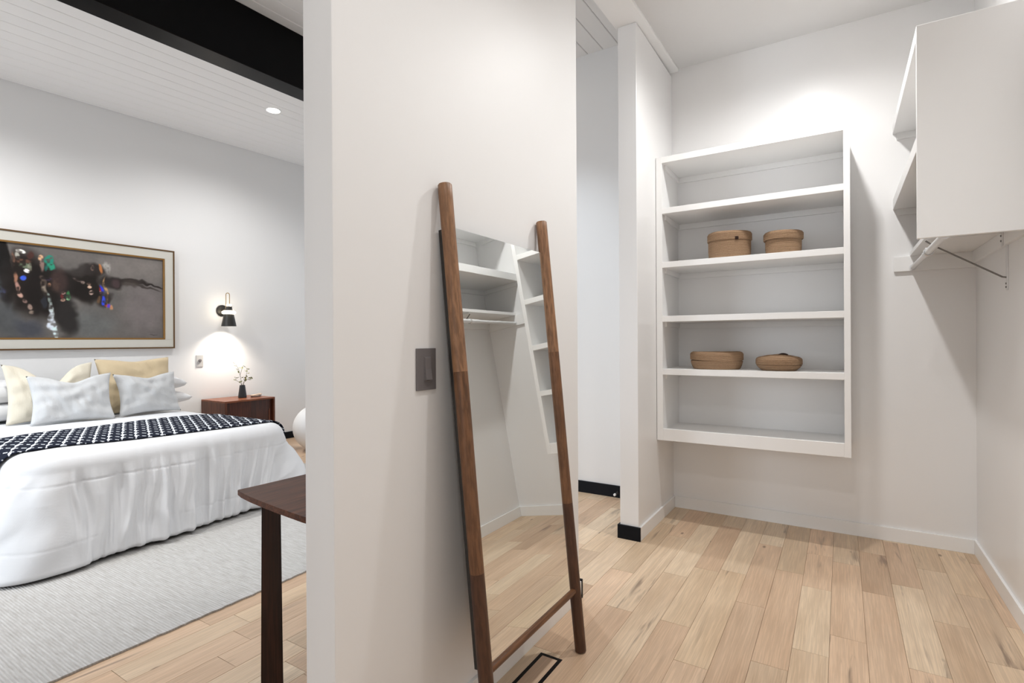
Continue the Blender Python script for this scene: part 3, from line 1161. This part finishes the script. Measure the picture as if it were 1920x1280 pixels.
M['pillow'] = cloth('white_pillow_cotton', (0.80, 0.80, 0.81, 1), 300, bump=.1)
M['cream'] = cloth('cream_linen', srgb(216, 196, 162), 200, var=.10, bump=.5)
M['cream_pale'] = cloth('pale_cream_linen', srgb(226, 218, 200), 200, var=.08, bump=.5)
M['bluegrey'] = cloth('blue_grey_linen', srgb(204, 205, 206), 200, var=.06, bump=.5)
R90 = math.pi / 2
g = 'white sleeping pillows stacked at the head of the bed'
cushion('pillow', 'white sleeping pillow at the bottom of the stack near the nightstand', 'pillow', g, .94, .52, .165, (-5.97, 2.44, .738), R90, .03, M['pillow'], .03, power=.30, seed=1, flat=True)
cushion('pillow', 'white sleeping pillow on top of the stack near the nightstand', 'pillow', g, .90, .52, .19, (-5.99, 2.42, .898), R90 - .05, .05, M['pillow'], .03, power=.30, seed=2, flat=True)
cushion('pillow', 'white sleeping pillow at the bottom of the stack behind pale left cushions', 'pillow', g, .92, .52, .165, (-5.97, 1.40, .738), R90, -.03, M['pillow'], .03, power=.30, seed=3, flat=True)
cushion('pillow', 'white sleeping pillow on top of the stack behind pale left cushions', 'pillow', g, .90, .52, .19, (-5.99, 1.42, .898), R90 - .05, 0, M['pillow'], .03, power=.30, seed=4, flat=True)
g2 = 'large cream linen cushions'
cushion('cushion', 'large pale cream linen cushion with a deep dent in its top edge', 'cushion', g2, .60, .50, .17, (-5.58, 1.73, .652), .27, -.05, M['cream_pale'], .09, .17, seed=5, wr=.016)
cushion('cushion', 'large straw coloured linen cushion with upright corners, near the nightstand', 'cushion', g2, .62, .52, .17, (-5.60, 2.37, .652), .22, .02, M['cream'], .07, .02, seed=6, wr=.016)
g3 = 'small blue grey front cushions'
cushion('cushion', 'small blue grey cushion leaning against the dented cream cushion', 'cushion', g3, .56, .41, .15, (-5.37, 1.80, .652), .33, -.10, M['bluegrey'], .10, .055, seed=8, wr=.017)
cushion('cushion', 'small blue grey cushion leaning against the straw coloured cushion', 'cushion', g3, .52, .39, .15, (-5.39, 2.38, .652), .30, .03, M['bluegrey'], .10, .035, seed=9, wr=.015)

# ------------------------------------------------------------------ framed painting
PY0, PY1, PZ0, PZ1 = 0.69, 3.034, 1.240, 2.324
pic = thing('framed_painting', 'wide abstract dark painting in cream and gold frame above the bed', 'painting', (X_HEAD, (PY0 + PY1) / 2, PZ0))
M['gold'] = plain('aged_gold', srgb(150, 112, 62), 0.38, 0.5, 0.55)
M['matboard'] = cloth('cream_liner', srgb(206, 203, 194), 260, var=.04, bump=.2)


def frame_ring(bm, y0, y1, z0, z1, w, x0, x1):
    add_box(bm, x0, x1, y0, y1, z1 - w, z1, .001)
    add_box(bm, x0, x1, y0, y1, z0, z0 + w, .001)
    add_box(bm, x0, x1, y0, y0 + w, z0 + w, z1 - w, .001)
    add_box(bm, x0, x1, y1 - w, y1, z0 + w, z1 - w, .001)


xw = X_HEAD
bm = new(); frame_ring(bm, PY0, PY1, PZ0, PZ1, .014, xw, xw + .045)
obj('outer_frame', bm, plain('dark_gilt', srgb(104, 78, 50), .45, .4, .3), pic)
bm = new(); frame_ring(bm, PY0 + .014, PY1 - .014, PZ0 + .014, PZ1 - .014, .084, xw, xw + .038)
obj('cream_liner', bm, M['matboard'], pic)
bm = new(); frame_ring(bm, PY0 + .098, PY1 - .098, PZ0 + .098, PZ1 - .098, .016, xw, xw + .041)
obj('inner_frame', bm, M['gold'], pic)
STROKES = [
(2.657,2.097,0.293,0.133,0,(118,112,108),0.9,0.9),
(2.754,1.66,0.201,0.28,0,(112,105,104),0.9,0.9),
(2.286,1.492,0.192,0.145,0,(98,99,98),0.9,0.8),
(2.12,2.157,0.165,0.081,0,(100,95,92),0.8,0.9),
(2.375,1.705,0.134,0.159,0,(90,88,86),0.5,0.9),
(1.632,1.532,0.105,0.186,0,(72,74,76),0.8,0.8),
(1.79,1.441,0.11,0.086,0,(60,62,70),0.8,0.8),
(1.621,2.071,0.052,0.177,0,(18,15,14),1,0.25),
(1.634,1.849,0.052,0.205,0,(30,27,26),0.9,0.4),
(1.77,1.861,0.131,0.287,0,(26,20,17),0.95,0.45),
(1.904,1.795,0.138,0.274,0,(24,19,17),0.95,0.4),
(2.07,1.869,0.162,0.131,10,(26,21,19),0.95,0.5),
(2.068,1.567,0.097,0.191,-10,(33,30,29),0.9,0.5),
(2.244,1.863,0.12,0.155,0,(24,19,16),0.95,0.4),
(2.288,2.034,0.079,0.062,0,(34,28,25),0.9,0.5),
(2.194,2.023,0.11,0.052,-15,(45,40,38),0.8,0.7),
(2.448,1.934,0.11,0.064,12,(38,33,31),0.95,0.5),
(2.637,1.951,0.195,0.024,6,(42,36,33),0.9,0.5),
(2.816,1.928,0.113,0.013,6,(36,30,28),0.95,0.4),
(2.775,1.897,0.121,0.011,12,(50,43,40),0.8,0.5),
(2.608,1.927,0.087,0.033,5,(60,52,48),0.7,0.6),
(2.375,1.747,0.053,0.074,25,(40,34,32),0.8,0.5),
(2.006,1.883,0.071,0.13,-8,(66,50,47),0.75,0.6),
(1.982,1.841,0.039,0.069,0,(84,64,55),0.5,0.6),
(2.467,1.925,0.041,0.043,0,(72,56,58),0.8,0.6),
(1.738,2.138,0.031,0.015,4,(235,232,222),1,0.25),
(1.719,2.092,0.015,0.038,0,(190,188,176),0.8,0.5),
(1.691,2.062,0.013,0.056,0,(120,86,70),0.8,0.5),
(1.759,2.042,0.051,0.026,-10,(105,72,58),0.8,0.5),
(1.796,2.113,0.022,0.038,0,(70,42,36),0.9,0.5),
(1.767,2.002,0.045,0.021,10,(110,124,100),0.85,0.4),
(1.774,1.961,0.022,0.019,0,(248,246,240),1,0.25),
(1.8,1.999,0.015,0.038,0,(150,150,130),0.6,0.5),
(1.744,1.895,0.023,0.023,25,(58,88,200),1,0.35),
(1.69,1.892,0.015,0.047,0,(168,120,96),0.85,0.5),
(1.708,1.808,0.016,0.048,-12,(196,150,136),0.85,0.5),
(1.725,1.744,0.018,0.028,-30,(205,165,150),0.85,0.5),
(1.758,1.689,0.016,0.021,-30,(150,120,112),0.8,0.5),
(1.794,1.638,0.016,0.025,-20,(165,140,128),0.8,0.5),
(1.809,1.591,0.018,0.018,0,(150,132,118),0.8,0.5),
(1.867,2.099,0.018,0.026,0,(214,168,130),0.9,0.4),
(1.876,2.037,0.015,0.059,0,(160,130,120),0.7,0.5),
(1.924,2.086,0.037,0.043,10,(40,128,108),0.95,0.4),
(1.936,2.029,0.037,0.035,0,(44,140,112),0.95,0.4),
(1.905,2.02,0.012,0.039,0,(30,84,80),0.8,0.4),
(1.881,1.872,0.022,0.058,-10,(130,112,100),0.7,0.5),
(1.9,1.785,0.02,0.049,-10,(150,138,124),0.8,0.5),
(1.931,1.847,0.014,0.024,0,(190,140,110),0.7,0.5),
(1.92,1.904,0.031,0.017,0,(70,60,90),0.6,0.5),
(1.934,1.719,0.014,0.059,-14,(150,165,160),0.8,0.4),
(1.949,1.592,0.02,0.079,-10,(190,200,200),0.9,0.35),
(1.956,1.484,0.029,0.109,-10,(214,222,234),0.95,0.3),
(1.978,1.405,0.022,0.049,-8,(205,226,226),0.9,0.3),
(1.896,1.677,0.023,0.058,0,(50,56,66),0.6,0.5),
(2.041,1.782,0.018,0.014,0,(205,160,150),0.9,0.4),
(2.037,1.711,0.02,0.014,-10,(190,150,130),0.9,0.4),
(2.029,1.745,0.013,0.024,0,(110,40,40),0.8,0.4),
(2.085,1.759,0.021,0.044,0,(60,120,72),0.95,0.4),
(2.081,1.723,0.016,0.01,0,(150,200,150),0.9,0.4),
(2.245,1.889,0.02,0.012,0,(205,165,145),0.8,0.4),
(2.249,1.861,0.017,0.014,0,(225,190,165),0.9,0.4),
(2.261,1.811,0.019,0.022,20,(215,185,170),0.9,0.4),
(2.194,1.9,0.017,0.016,30,(160,140,130),0.7,0.5),
(2.156,1.922,0.041,0.012,25,(110,95,90),0.7,0.5),
(2.276,2.053,0.014,0.027,0,(150,120,110),0.8,0.5),
(2.341,2.05,0.012,0.053,0,(190,120,70),0.85,0.4),
(2.39,2.066,0.03,0.047,10,(190,187,180),0.6,0.9),
(2.356,1.83,0.016,0.064,0,(44,52,190),1,0.3),
(2.362,1.736,0.016,0.058,0,(50,70,200),1,0.3),
(2.336,1.829,0.01,0.042,0,(150,40,48),0.8,0.4),
(2.338,1.813,0.011,0.017,0,(230,210,200),0.9,0.4),
(2.387,1.886,0.009,0.085,-5,(176,138,96),0.85,0.4),
(2.393,1.759,0.009,0.085,0,(190,140,90),0.85,0.4),
(2.322,1.744,0.012,0.052,0,(110,80,54),0.7,0.5),
(2.411,1.686,0.018,0.019,0,(90,60,190),0.9,0.4),
(2.386,1.69,0.014,0.013,0,(200,60,50),0.8,0.4),
(2.44,1.668,0.016,0.03,0,(200,140,100),0.8,0.4),
(1.609,1.754,0.023,0.051,0,(70,72,110),0.7,0.6),
(1.599,1.79,0.021,0.084,0,(70,80,84),0.5,0.7),
(2.803,1.389,0.015,0.003,8,(60,55,54),0.9,0.3),
(2.828,1.385,0.017,0.003,-6,(60,55,54),0.9,0.3),
(2.854,1.387,0.01,0.003,4,(70,62,60),0.9,0.3)]
cy0, cy1, cz0, cz1 = PY0 + .110, PY1 - .110, PZ0 + .110, PZ1 - .110
ny_, nz_ = 420, 170
gy, gz = np.meshgrid(np.linspace(cy0, cy1, ny_), np.linspace(cz0, cz1, nz_), indexing='ij')
rs = np.random.RandomState(4)


def lattice(f, seed):
    r = np.random.RandomState(seed).rand(64, 64)
    a, b = (gy - cy0) * f, (gz - cz0) * f
    i, j = a.astype(int), b.astype(int)
    fa, fb = a - i, b - j
    fa, fb = fa * fa * (3 - 2 * fa), fb * fb * (3 - 2 * fb)
    g_ = lambda p, q: r[p % 64, q % 64]
    return (g_(i, j) * (1 - fa) + g_(i + 1, j) * fa) * (1 - fb) + (g_(i, j + 1) * (1 - fa) + g_(i + 1, j + 1) * fa) * fb


img = np.zeros((ny_, nz_, 3))
img[:] = (98, 94, 91)
# the part of the canvas beyond the frame edge of the photograph stays dark and quiet
k = np.clip((1.62 - gy) / .25, 0, 1)[..., None]
img = img * (1 - k * .65) + np.array((52, 49, 48)) * k * .65
wy = (lattice(9, 1) - .5) * .05 + (lattice(26, 2) - .5) * .022
wz = (lattice(9, 3) - .5) * .05 + (lattice(26, 4) - .5) * .022
FRAG = np.clip((lattice(46, 11) * .55 + lattice(22, 12) * .45 - .30) * 2.0, 0, 1)
for (y, z, ry, rz, rot, c, al, so) in STROKES:
    a = math.radians(rot)
    wob = min(1.0, (ry + rz) / .12)
    dy, dz = gy - y + wy * wob, gz - z + wz * wob
    p = (dy * math.cos(a) - dz * math.sin(a)) / max(ry, .004)
    q = (dy * math.sin(a) + dz * math.cos(a)) / max(rz, .004)
    d = np.sqrt(p * p + q * q)
    m_ = np.clip((1 + so * .6 - d) / (so * 1.2 + .05), 0, 1)
    m_ = m_ * m_ * (3 - 2 * m_) * al
    if max(ry, rz) < .11 and max(c) > 75:
        m_ = m_ * np.clip(.15 + 1.9 * FRAG, 0, 1)      # broken, knife-worked touches
    m_ = m_[..., None]
    img = img * (1 - m_) + np.array(c) * m_
img *= (1.06 + .05 * lattice(60, 7) + .10 * (lattice(14, 8) - .5))[..., None]
img = np.clip(img, 0, 255) / 255
lin = np.where(img <= .04045, img / 12.92, ((img + .055) / 1.055) ** 2.4)
vs = np.stack([np.full(gy.size, xw + .026), gy.ravel(), gz.ravel()], 1)
idx = np.arange(ny_ * nz_).reshape(ny_, nz_)
fc = np.stack([idx[:-1, :-1], idx[1:, :-1], idx[1:, 1:], idx[:-1, 1:]], -1).reshape(-1, 4)
me = bpy.data.meshes.new('canvas')
me.from_pydata([tuple(v) for v in (vs - np.array(WORLD[pic.name]))], [], [tuple(int(i) for i in f) for f in fc])
at = me.color_attributes.new('paint', 'FLOAT_COLOR', 'POINT')
at.data.foreach_set('color', np.concatenate([lin.reshape(-1, 3), np.ones((ny_ * nz_, 1))], 1).astype(np.float32).ravel())
a = N('oil_paint')
ca = a.n('ShaderNodeVertexColor')
ca.layer_name = 'paint'
a.bump(a.noise(a.coords(), 70, 3), .25, .002)
me.materials.append(a.set(ca.outputs['Color'], .55, .25))
o = bpy.data.objects.new('canvas', me)
col.objects.link(o)
o.parent = pic

# ------------------------------------------------------------------ nightstand with vase, branch and dish
M['walnut_v'] = wood('walnut_upright', srgb(70, 36, 22), srgb(118, 66, 42), 1.0, 'Z', .35, False)
M['walnut'] = wood('walnut', srgb(104, 56, 34), srgb(158, 94, 60), 1.0, 'Y', .32, False)
M['walnut_front'] = wood('walnut_front', srgb(58, 26, 16), srgb(92, 46, 30), 1.0, 'Z', .35, False)
nx0, nx1, ny0, ny1, nh = -6.345, -5.85, 3.325, 3.94, .638
ns = thing('nightstand', 'walnut nightstand with sliding front panels standing between bed and far corner', 'nightstand', ((nx0 + nx1) / 2, (ny0 + ny1) / 2, 0))
box_part('top_panel', M['walnut'], ns, nx0, nx1, ny0, ny1, nh - .02, nh, .0015)
box_part('side_panel', M['walnut_v'], ns, nx0, nx1, ny0, ny0 + .02, .20, nh - .02, .001)
box_part('side_panel', M['walnut_v'], ns, nx0, nx1, ny1 - .02, ny1, .20, nh - .02, .001)
box_part('bottom_panel', M['walnut'], ns, nx0, nx1, ny0 + .02, ny1 - .02, .20, .22, .001)
box_part('back_panel', M['walnut_v'], ns, nx0, nx0 + .012, ny0 + .02, ny1 - .02, .22, nh - .02)
ymid = (ny0 + ny1) / 2
for q, (ya, yb, dx) in enumerate(((ny0 + .022, ymid + .01, .022), (ymid - .01, ny1 - .022, .040))):
    d = box_part('sliding_door', M['walnut_front'], ns, nx1 - dx - .014, nx1 - dx, ya, yb, .222, nh - .022, .001)
    bm = new()
    yy = ya + .03 if q == 0 else yb - .03
    add_box(bm, nx1 - dx, nx1 - dx + .008, yy - .008, yy + .008, .36, .50, .002)
    obj('handle', bm, M['walnut_v'], d)
for lx in (nx0 + .05, nx1 - .06):
    for ly in (ny0 + .05, ny1 - .05):
        bm = new(); add_tube(bm, [(lx, ly, 0), (lx, ly, .2)], [.013, .02], 14)
        obj('leg', bm, M['walnut_v'], ns, True)

M['vase'] = plain('charcoal_ceramic', (0.028, 0.030, 0.034, 1), 0.45, 0.4)
vx, vy = -6.12, 3.69
bm = new()
add_lathe(bm, [(0, 0), (.043, 0), (.047, .004), (.046, .02), (.030, .146), (.029, .150), (.026, .150), (.026, .14), (.040, .02), (0, .015)], 32, (vx, vy, nh))
tag(obj('vase', bm, M['vase'], None, True), 'slim charcoal ceramic vase on the walnut nightstand', 'vase')
br = thing('leafy_branch', 'small green leafy twigs standing in the charcoal vase', 'branch', (vx, vy, nh + .1))
M['twig'] = plain('twig_bark', srgb(96, 84, 62), .8, .2)
a = N('eucalyptus_leaf')
oi = a.noise(a.coords((9, 9, 9)), 3.0, 1)
M['leaf'] = a.set(a.mix(oi, srgb(70, 78, 42), srgb(150, 150, 92)), .6, .3)
rr = random.Random(12)
twigs = [[(vx, vy, nh + .03), (vx + .005, vy - .01, nh + .17), (vx + .01, vy - .035, nh + .27), (vx + .01, vy - .050, nh + .34), (vx + .01, vy - .085, nh + .40)],
         [(vx, vy + .004, nh + .03), (vx, vy + .012, nh + .17), (vx + .01, vy + .04, nh + .25), (vx, vy + .060, nh + .31), (vx, vy + .055, nh + .355)],
         [(vx, vy - .004, nh + .04), (vx + .01, vy - .02, nh + .17), (vx + .02, vy - .075, nh + .205), (vx + .02, vy - .11, nh + .255)],
         [(vx - .004, vy, nh + .04), (vx, vy + .02, nh + .18), (vx + .02, vy + .075, nh + .235), (vx + .02, vy + .105, nh + .245)],
         [(vx + .01, vy - .035, nh + .27), (vx + .01, vy - .005, nh + .36), (vx + .01, vy + .01, nh + .385)]]
for tw in twigs:
    bm = new(); add_tube(bm, tw, [.0024 - .0014 * i / len(tw) for i in range(len(tw))], 6)
    st = obj('stem', bm, M['twig'], br, True)
    for i in range(2, len(tw)):
        p0, p1 = Vector(tw[i - 1]), Vector(tw[i])
        for q in range(3):
            p = p0.lerp(p1, .35 + .32 * q)
            bm = new()
            L, wd = rr.uniform(.034, .052), rr.uniform(.018, .026)
            d = Vector((rr.uniform(-.6, .8), rr.uniform(-1, 1), rr.uniform(-.5, .7))).normalized()
            s_ = d.cross(Vector((rr.uniform(-.4, .4), .3, 1))).normalized()
            n_ = d.cross(s_)
            pts = []
            for t_, ww in ((0, 0), (.3, .9), (.6, 1), (.85, .6), (1, 0)):
                pts.append((p + d * L * t_ + n_ * .004 * math.sin(t_ * 3), ww * wd / 2))
            prev = None
            for c_, ww in pts:
                cur = [bm.verts.new(c_ + s_ * ww), bm.verts.new(c_ - n_ * ww * .3), bm.verts.new(c_ - s_ * ww)] if ww else [bm.verts.new(c_)]
                if prev:
                    if len(prev) == 1:
                        bm.faces.new((prev[0], cur[0], cur[1])); bm.faces.new((prev[0], cur[1], cur[2]))
                    elif len(cur) == 1:
                        bm.faces.new((prev[0], cur[0], prev[1])); bm.faces.new((prev[1], cur[0], prev[2]))
                    else:
                        bm.faces.new((prev[0], cur[0], cur[1], prev[1])); bm.faces.new((prev[1], cur[1], cur[2], prev[2]))
                prev = cur
            base = WORLD[br.name]
            bmesh.ops.translate(bm, verts=bm.verts[:], vec=-base)
            me = mesh_of(bm, 'leaf', True)
            me.materials.append(M['leaf'])
            lf = bpy.data.objects.new('leaf', me)
            col.objects.link(lf)
            lf.parent = st
dish = thing('small_dish', 'small pale ceramic dish with a bar of soap beside the vase', 'dish', (-6.06, 3.825, nh))
dish['label'] = 'small pale dish holding a light tablet beside the charcoal vase'
M['ceramic'] = plain('pale_ceramic', srgb(168, 160, 154), .5, .3)
M['cream_bar'] = plain('cream_bar', srgb(232, 205, 180), .6, .3)
bm = new(); add_lathe(bm, [(0, 0), (.048, 0), (.060, .020), (.056, .020), (.045, .006), (0, .005)], 32, (-6.06, 3.825, nh), .8, 1.15)
obj('bowl', bm, M['ceramic'], dish, True)
bm = new(); add_box(bm, -6.085, -6.035, 3.77, 3.89, nh + .0205, nh + .031, .004, 2)
bmesh.ops.rotate(bm, verts=bm.verts[:], cent=(-6.06, 3.825, nh + .021), matrix=Matrix.Rotation(.10, 3, 'X'))
obj('tablet', bm, M['cream_bar'], dish, True)

# ------------------------------------------------------------------ wall sconce
sx_, sy_ = -6.205, 3.578
sco = thing('wall_sconce', 'black cone wall sconce with glowing ring and brass hoop above the nightstand', 'wall lamp', (X_HEAD, 3.585, 1.60))
bm = new()
add_lathe(bm, [(0, 0), (.068, 0), (.068, .016), (.062, .020), (0, .020)], 36)
bmesh.ops.rotate(bm, verts=bm.verts[:], cent=(0, 0, 0), matrix=Matrix.Rotation(math.pi / 2, 3, 'Y'))
bmesh.ops.translate(bm, verts=bm.verts[:], vec=(X_HEAD, 3.585, 1.685))
obj('backplate', bm, M['black_matte'], sco, True)
M['brass'] = plain('brushed_brass', srgb(176, 150, 112), .3, .5, .9)
bm = new(); add_tube(bm, [(X_HEAD + .018, 3.585, 1.685), (sx_ - .03, 3.562, 1.70), (sx_ - .018, sy_ - .022, 1.72)], .006, 10)
obj('arm', bm, M['brass'], sco, True)
bm = new()
hoop = [(sx_, sy_ - .034, 1.70), (sx_, sy_ - .034, 1.85)] + [(sx_, sy_ - .012 - .022 * math.cos(q), 1.868 + .022 * math.sin(q)) for q in [math.pi * i / 10 for i in range(11)]] + [(sx_, sy_ + .010, 1.85), (sx_, sy_ + .010, 1.757)]
add_tube(bm, hoop, .0048, 10)
obj('hoop', bm, M['brass'], sco, True)
bm = new(); add_lathe(bm, [(.082, 1.495), (.054, 1.638), (.051, 1.638), (.079, 1.495), (.082, 1.495)], 40, (sx_, sy_, 0))
obj('lower_shade', bm, M['black_matte'], sco, True)
bm = new(); add_lathe(bm, [(0, 1.680), (.042, 1.680), (.034, 1.732), (0, 1.732)], 36, (sx_, sy_, 0))
obj('upper_collar', bm, M['black_matte'], sco, True)
M['sconce_glass'] = emit('sconce_glass', (1.0, 0.86, 0.66, 1), 9)
bm = new(); add_lathe(bm, [(0, 1.640), (.062, 1.640), (.073, 1.648), (.073, 1.668), (.060, 1.679), (0, 1.679)], 36, (sx_, sy_, 0))
obj('glass_ring', bm, M['sconce_glass'], sco, True)
bm = new(); add_lathe(bm, [(0, 1.7325), (.028, 1.7325), (.030, 1.748), (.026, 1.756), (0, 1.756)], 28, (sx_, sy_, 0))
obj('glass_cap', bm, M['sconce_glass'], sco, True)
bm = new(); add_lathe(bm, [(0, 1.545), (.018, 1.553), (.028, 1.575), (.024, 1.60), (.012, 1.625), (0, 1.628)], 20, (sx_, sy_, 0))
obj('bulb', bm, M['sconce_glass'], sco, True)
l = bpy.data.lights.new('lamp', 'SPOT')
l.energy, l.color, l.spot_size, l.spot_blend, l.shadow_soft_size = 38, (1.0, 0.90, 0.78), math.radians(126), 1.0, .05
o = bpy.data.objects.new('lamp', l)
col.objects.link(o)
o.parent = sco
o.location = Vector((sx_, sy_, 1.535)) - WORLD[sco.name]

kn = thing('wall_switch', 'pale wall plate with small dark round knob beside the sconce', 'wall switch', (X_HEAD, 3.321, 1.02))
box_part('plate', M['pale_plate'], kn, X_HEAD, X_HEAD + .007, 3.281, 3.361, 1.020, 1.155, .002, 2)
bm = new()
add_lathe(bm, [(0, 0), (.017, 0), (.017, .010), (.013, .014), (0, .014)], 24)
bmesh.ops.rotate(bm, verts=bm.verts[:], cent=(0, 0, 0), matrix=Matrix.Rotation(math.pi / 2, 3, 'Y'))
bmesh.ops.translate(bm, verts=bm.verts[:], vec=(X_HEAD + .007, 3.322, 1.093))
obj('knob', bm, M['grey_plate'], kn, True)

# ------------------------------------------------------------------ white ball in the corner
bm = new()
bmesh.ops.create_uvsphere(bm, u_segments=48, v_segments=32, radius=.272)
bmesh.ops.translate(bm, verts=bm.verts[:], vec=(-5.385, 4.18, .272))
M['ballskin'] = plain('white_vinyl', (0.84, 0.85, 0.86, 1), .5, .3)
tag(obj('white_ball', bm, M['ballskin'], None, 'all'), 'large smooth white ball on the floor beyond the bed, half hidden by the partition', 'ball')

# ------------------------------------------------------------------ desk against the far side of the partition
M['desk'] = wood('walnut_desk_top', srgb(66, 36, 22), srgb(112, 66, 42), 1.0, 'Y', .5, False)
M['desk'].node_tree.nodes['Principled BSDF'].inputs['Specular IOR Level'].default_value = .18
M['desk_leg'] = wood('walnut_desk_leg', srgb(34, 16, 11), srgb(66, 35, 25), 1.0, 'Z', .36, False)
dk = thing('desk', 'dark walnut desk with curved end standing against the white partition', 'desk', (-1.58, 1.8, 0))
pts = [(-1.262, 1.062), (-1.262, 2.36), (-1.52, 2.36 + .02), (-1.895, 2.33)]
end = [(-1.898, 1.40), (-1.909, 1.21), (-1.919, 1.139), (-1.915, 1.134), (-1.88, 1.124), (-1.80, 1.108), (-1.70, 1.094), (-1.60, 1.082), (-1.45, 1.068)]
bm = new()
add_prism(bm, pts + end, .730, .75, .003)
obj('desktop', bm, M['desk'], dk)
for lx, ly in ((-1.757, 1.165), (-1.757, 2.25), (-1.32, 1.165), (-1.32, 2.25)):
    bm = new()
    a_, b_ = .037, .031
    vs0 = [bm.verts.new((lx + dx * a_, ly + dy * a_, 0)) for dx, dy in ((-1, -1), (1, -1), (1, 1), (-1, 1))]
    vs1 = [bm.verts.new((lx + dx * b_, ly + dy * b_, .7275)) for dx, dy in ((-1, -1), (1, -1), (1, 1), (-1, 1))]
    bm.faces.new(vs0[::-1]); bm.faces.new(vs1)
    for i in range(4):
        bm.faces.new((vs0[i], vs0[(i + 1) % 4], vs1[(i + 1) % 4], vs1[i]))
    bmesh.ops.bevel(bm, geom=bm.edges[:], offset=.005, segments=2, affect='EDGES')
    bmesh.ops.rotate(bm, verts=bm.verts[:], cent=(lx, ly, 0), matrix=Matrix.Rotation(math.radians(-33 if lx < -1.5 else 33), 3, 'Z'))
    obj('leg', bm, M['desk_leg'], dk, True)
box_part('apron', M['desk_leg'], dk, -1.71, -1.36, 1.20, 1.222, .68, .7275, .001)
box_part('apron', M['desk_leg'], dk, -1.71, -1.36, 2.20, 2.222, .68, .7275, .001)
